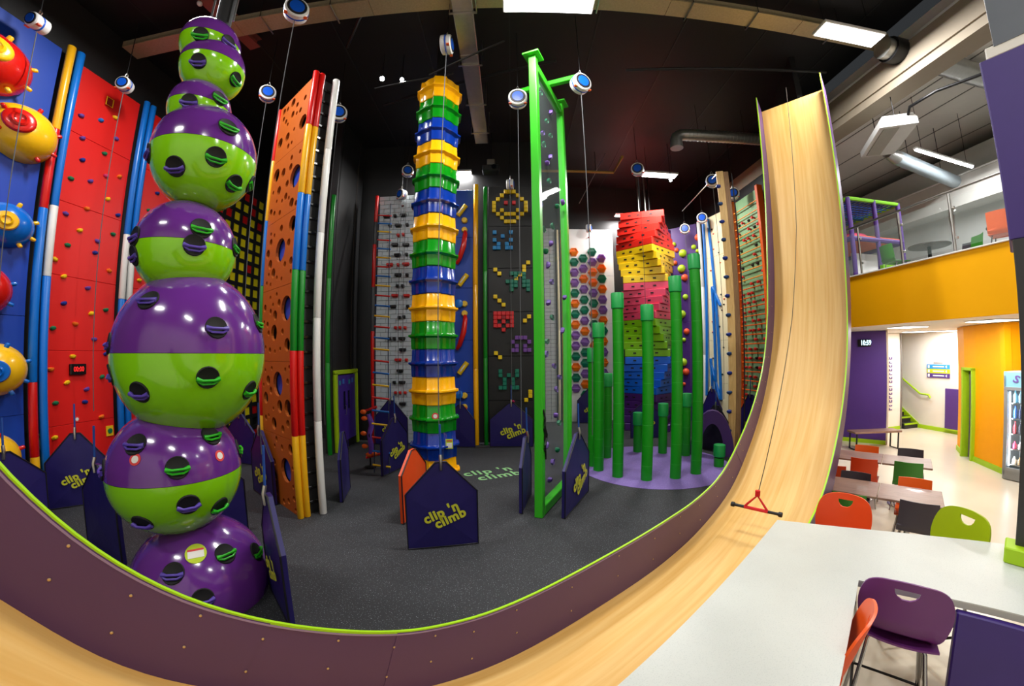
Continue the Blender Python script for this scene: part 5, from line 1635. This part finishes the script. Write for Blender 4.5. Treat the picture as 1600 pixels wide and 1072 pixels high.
# bar stools with a hand hole in the back
def bar_stool(label, x, y, rz, m, zs=.78):
    t = thing('bar_stool', label, 'stool', (x, y, 0), rz, 'bar stools at the white counter')
        # outline of the back (u across, v up) with a half moon hole
    out = [(-.15, 0), (-.20, .06), (-.235, .16), (-.24, .26), (-.215, .35), (-.16, .395), (-.08, .41), (0, .415), (.08, .41), (.16, .395), (.215, .35), (.24, .26), (.235, .16), (.20, .06), (.15, 0)]
    hole = [(-.065, .365), (.065, .365), (.06, .34), (.045, .318), (.02, .305), (-.02, .305), (-.045, .318), (-.06, .34)]
    inner = [(u, v) for v in (.08, .16, .24) for u in (-.15, -.075, 0, .075, .15)]+[(-.13, .33), (.13, .33)]
    out = [(p.x, p.y) for p in crom([(a_, b_, 0) for a_, b_ in out], 3)]
    vs = [Vector(p) for p in out+hole+inner]
    no, nh = len(out), len(hole)
    es = [(i, (i+1) % no) for i in range(no)]+[(no+i, no+(i+1) % nh) for i in range(nh)]
    V, _, F, _, _, _ = delaunay_2d_cdt(vs, es, [], 0, 1e-6)
    def inside(p, poly):
        c = False
        for i in range(len(poly)):
            a, b_ = poly[i], poly[i-1]
            if (a[1] > p[1]) != (b_[1] > p[1]) and p[0] < (b_[0]-a[0])*(p[1]-a[1])/(b_[1]-a[1])+a[0]:
                c = not c
        return c
    def bend(u, v, off):
        v *= 1.12
        return (u, -.20-.10*(v/.42)+.9*u*u+(.10*(1-v/.1)**2 if v < .1 else 0)+off, zs+v+.02)
    b = MB(); n0 = len(V)
    b.v = [bend(p.x, p.y, 0) for p in V]+[bend(p.x, p.y, -.014) for p in V]
    used = []
    for f in F:
        c = sum((V[i] for i in f), Vector((0, 0)))/len(f)
        if inside(c, out) and not inside(c, hole):
            b.f.append(tuple(f)); b.f.append(tuple(n0+i for i in reversed(f))); used.append(f)
    edges = {}
    for f in used:
        for i in range(len(f)):
            e = (f[i], f[(i+1) % len(f)])
            edges[e] = 1
    for (a, c) in edges:
        if (c, a) not in edges:
            b.f.append((c, a, n0+a, n0+c))
    b.build('backrest', m, t, 50)
    # seat
    b = MB(); K = 8
    for s_ in (0, 1):
        for i in range(K+1):
            for k in range(K+1):
                u, v = k/K*2-1, i/K*2-1
                w_ = .2-.02*max(0, v)**2
                b.v.append((u*w_, v*.2-.02, zs+.02+.03*u*u+(.04*(v+.6)**2 if v < -.6 else 0)-(.035*(v-.5)**2*2 if v > .5 else 0)-s_*.014))
    N_ = (K+1)**2
    for i in range(K):
        for k in range(K):
            a = i*(K+1)+k
            b.f += [(a, a+1, a+K+2, a+K+1), (N_+a, N_+a+K+1, N_+a+K+2, N_+a+1)]
    for i in range(K):
        for (a, c) in ((i, i+1), (K*(K+1)+i, K*(K+1)+i+1), (i*(K+1), (i+1)*(K+1)), (i*(K+1)+K, (i+1)*(K+1)+K)):
            b.f.append((a, c, N_+c, N_+a))
    b.build('seat', m, t, 50)
    for sx in (-1, 1):
        for sy in (-1, 1):
            MB().tube([(sx*.13, sy*.1, zs), (sx*.15, sy*.13, zs-.04), (sx*.22, sy*.22, .0)], .0125, 8).build('leg', CHROME, t, 40)
    MB().tube([(-.19, .185, .3), (.19, .185, .3)], .01, 6).build('footrest', BLACK, t, 40)
    MB().tube([(-.19, -.185, .3), (.19, -.185, .3)], .01, 6).build('footrest', BLACK, t, 40)
    for sx in (-1, 1):
        MB().tube([(sx*.192, -.187, .3), (sx*.192, .187, .3)], .01, 6).build('footrest', BLACK, t, 40)
    return t


def stool_at(px, py, z, lab, rz, m):
    P = at_z(px, py, z); f = Vector((-math.sin(rz), math.cos(rz)))
    q = Vector((P.x, P.y))+f*.29
    bar_stool(lab, q.x, q.y, rz, m)
SP = mat('stool purple', (104, 44, 112), .38); SO = mat('stool orange', (238, 86, 12), .38); SR_ = mat('stool red orange', (226, 70, 14), .38); SG = mat('stool lime', (160, 182, 10), .38)
stool_at(1420, 908, 1.265, 'purple stool with a hand hole tucked under the white counter', towards+.1, SP)
bar_stool('orange stool seen edge on at the inner side of the counter', *sl(2.36, .37), towards+math.pi/2, SO)
stool_at(1322, 772, 1.265, 'red orange stool with a hand hole on the far side of the counter', away, SR_)
stool_at(1512, 797, 1.265, 'lime green stool with a hand hole on the far side of the counter', away-.8, SG)

# ------------------------------------------------------------------ balcony
rlg = thing('balustrade', 'stainless steel handrail with glass panels along the balcony', 'railing', (MZ, 4.5, 4.27))
MB().tube([(0, -4, 1.1), (0, 3.6, 1.1)], .024, 10).build('handrail', STEEL, rlg, 40)
ys = (3.55, 2.54, 1.49, .45, -.6, -1.65, -2.7)
for k, y_ in enumerate(ys):
    p_ = MB().tube([(0, y_, 0), (0, y_, 1.07)], .024, 10).build('post', STEEL, rlg, 40)
    MB().lathe([(.05, 0), (.05, .012), (.03, .02)], 14, Matrix.Translation((0, y_, 0))).build('foot_plate', STEEL, p_, 40)
    for zc in (.25, .8):
        MB().box((.0, y_-.05, zc), (.04, .05, .05), bev=.008).build('glass_clamp', STEEL, p_)
    if k < len(ys)-1:
        MB().box((0, (y_+ys[k+1])/2, .53), (.012, y_-ys[k+1]-.1, .9)).build('glass_panel', glass_mat('rail glass', (205, 225, 220), .06), rlg)


def round_table(lab, x, y):
    t = thing('round_table', lab, 'table', (x, y, 4.125), 0, 'round tables on the balcony')
    MB().lathe([(.40, .735), (.43, .745), (.43, .765), (.42, .77), (.001, .77)], 32).build('table_top', mat('dark laminate', (70, 60, 56), .45), t, 40)
    MB().tube([(0, 0, .02), (0, 0, .74)], .04, 10).build('pedestal', DARKM, t, 40)
    MB().lathe([(.26, 0), (.26, .012), (.05, .04)], 20).build('base', DARKM, t, 40)
round_table('round dark table on the balcony beside the green chair', 9.35, 6.5)
round_table('round table on the balcony beside the orange chair', 9.4, 4.85)
def mchair(lab, x, y, rz, m):
    t = shell_chair(lab, x, y, rz, m); t.location.z = 4.125
mchair('green chair on the balcony beside the round table', 8.75, 6.9, math.radians(-100), CG)
mchair('second green chair on the balcony, seen from the side', 9.55, 5.85, math.radians(60), CG)
mchair('orange chair on the balcony near the violet casing', 8.65, 4.62, math.radians(-70), CO)
mchair('charcoal chair on the balcony behind the round table', 10.0, 6.2, math.radians(80), CD)
pcs = [thing('leaflet_frame', 'small blue picture frame on the balcony, %s' % s_, 'picture frame', (9.9, 5.55-.36*i, 4.3), math.radians(-70)) for i, s_ in enumerate(('left one', 'right one'))]
for t in pcs:
    MB().box((0, 0, .17), (.3, .03, .34), bev=.006).build('frame', WHITE, t); MB().box((0, -.018, .2), (.25, .008, .2)).build('picture', mat('picture blue', (60, 110, 180), .5), t)
    MB().box((0, .06, -.08), (.3, .16, .18)).build('stand', WHITE, t)
# soft play frame
sf = thing('soft_play_frame', 'purple posts and blue net roof of the soft play frame on the balcony', 'play frame', (9.55, 9.0, 4.125))
SPP = mat('foam purple', (76, 40, 124), .6); SPB = mat('net blue', (26, 70, 160), .6); SPO = mat('foam orange', (236, 96, 30), .6)
for (x, y) in ((-.9, -1.0), (-.9, 1.4), (.9, -1.0), (.9, 1.4), (0, -1.0)):
    MB().tube([(x, y, 0), (x, y, 2.38)], .06, 10).build('post', SPP, sf, 40)
for x in (-.9, .9):
    MB().tube([(x, -1.0, 2.35), (x, 1.4, 2.35)], .06, 8).build('beam', mat('foam lime', (120, 190, 30), .6), sf, 40)
    MB().tube([(x, -1.0, 1.3), (x, 1.4, 1.3)], .07, 8).build('beam', SPP, sf, 40)
MB().tube([(-.9, -1.0, 2.36), (.9, -1.0, 2.36)], .055, 8).build('beam', MATS['foam lime'], sf, 40)
MB().tube([(-.9, -1.0, 1.3), (.9, -1.0, 1.3)], .07, 8).build('beam', SPP, sf, 40)
for y in (.2, 1.4):
    MB().tube([(-.9, y, 2.33), (.9, y, 2.33)], .05, 8).build('beam', mat('foam teal', (10, 100, 120), .6), sf, 40)
MB().box((0, .2, 1.36), (1.8, 2.4, .06)).build('deck', SPO, sf)
nt_ = MB()
for k in range(13):
    nt_.tube([(-.88+k*.147, -.98, 2.31), (-.88+k*.147, 1.38, 2.31)], .012, 4)
for k in range(16):
    nt_.tube([(-.88, -.98+k*.157, 2.31), (.88, -.98+k*.157, 2.31)], .012, 4)
o = nt_.build('net_roof', SPB, sf); o['kind'] = 'stuff'
MB().sphere((-.3, -.5, 1.47), .3, 16, 10, sc=(1.3, 1, .4)).build('cushion', mat('cushion pink', (190, 30, 90), .6), sf, 60)
MB().box((-.1, -.6, .62), (.9, .06, .8)).build('white_panel', WHITE, sf)
MB().box((.0, -1.2, .3), (.4, .1, .6)).build('lime_pad', MATS['foam lime'], sf)

# ceiling services over the balcony
ac = thing('ceiling_air_unit', 'white ceiling mounted air conditioning unit over the balcony', 'air conditioner', (8.12, 6.2, 7.05), math.radians(-31))
MB().prism([(-.36, .0), (.36, .0), (.36, .14), (.28, .24), (-.28, .24), (-.36, .14)], -.68, .68).build('body', WHITEB, ac)
MB().box((-.12, 0, -.008), (.3, 1.2, .02)).build('grille', mat('grille grey', (170, 168, 160), .5), ac)
for s_ in (-.55, .55):
    MB().tube([(0, s_, .23), (0, s_, 1.58)], .01, 5).build('hanger', DARKM, ac)
MB().tube([(.2, -.66, .2), (.2, -.8, .3), (.5, -1.2, .32), (3.2, -2.4, .4)], .03, 8).build('pipework', DARKM, ac, 40)
d1 = thing('round_duct', 'pale blue grey round duct below the balcony ceiling', 'duct', (0, 0, 7.2))
MB().tube([(9.3, 6.95, 0), (13.0, 7.75, 0)], .17, 16).build('duct', mat('duct blue grey', (168, 182, 190), .4, .4), d1, 40)
MB().tube([(8.9, 6.86, .02), (9.3, 6.95, 0)], [.12, .17], 16).build('reducer', GALV, d1, 40)
for x, y in ((9.9, 7.08), (11.6, 7.45)):
    MB().tube([(x, y, .15), (x, y, 1.42)], .008, 5).build('hanger', DARKM, d1)
d2 = thing('round_duct', 'silver duct passing through the beige beam at the top right', 'duct', (0, 5.2, 8.3))
MB().tube([(7.2, 0, .1), (8.2, 0, .05), (12.9, .25, 0)], .2, 16).build('duct', GALV, d2, 40)
MB().tube([(7.35, 0, .095), (7.75, 0, .08)], .24, 16).build('collar', DARKM, d2, 40)
for x in (8.6, 10.6):
    MB().tube([(x, .05, .2), (x, .05, .33)], .008, 5).build('hanger', DARKM, d2)
def tube_lamp(lab, a, b, z):
    p, q = at_z(*a, z), at_z(*b, z); c = (p+q)/2; d = q-p; L_ = min(d.length, 2.4)
    t = thing('tube_light', lab, 'ceiling light', c, math.atan2(d.y, d.x))
    MB().box((0, 0, .04), (L_+.05, .1, .05), bev=.01).build('housing', WHITEB, t)
    MB().tube([(-L_/2, 0, 0), (L_/2, 0, 0)], .03, 8).build('tube', emit_mat('tube led', (255, 255, 255), 30.0), t)
    for s_ in (-.4, .4):
        MB().tube([(s_*L_, 0, .06), (s_*L_, 0, 8.64-z)], .006, 5).build('hanger', DARKM, t)
    l = bpy.data.lights.new('tube_lamp', 'AREA'); l.shape = 'RECTANGLE'; l.size, l.size_y = L_, .08; l.energy = 110*LAMP
    lo = bpy.data.objects.new('tube_lamp', l); C.objects.link(lo); lo.parent = t; lo.location = (0, 0, -.035)
tube_lamp('white tube light hanging over the balcony', (1427, 233), (1522, 262), 7.2)
led_panel('light panel over the balcony near the entrance side', 10.3, 2.2, 8.3, power=80, group='ceiling light panels', drop=8.66)
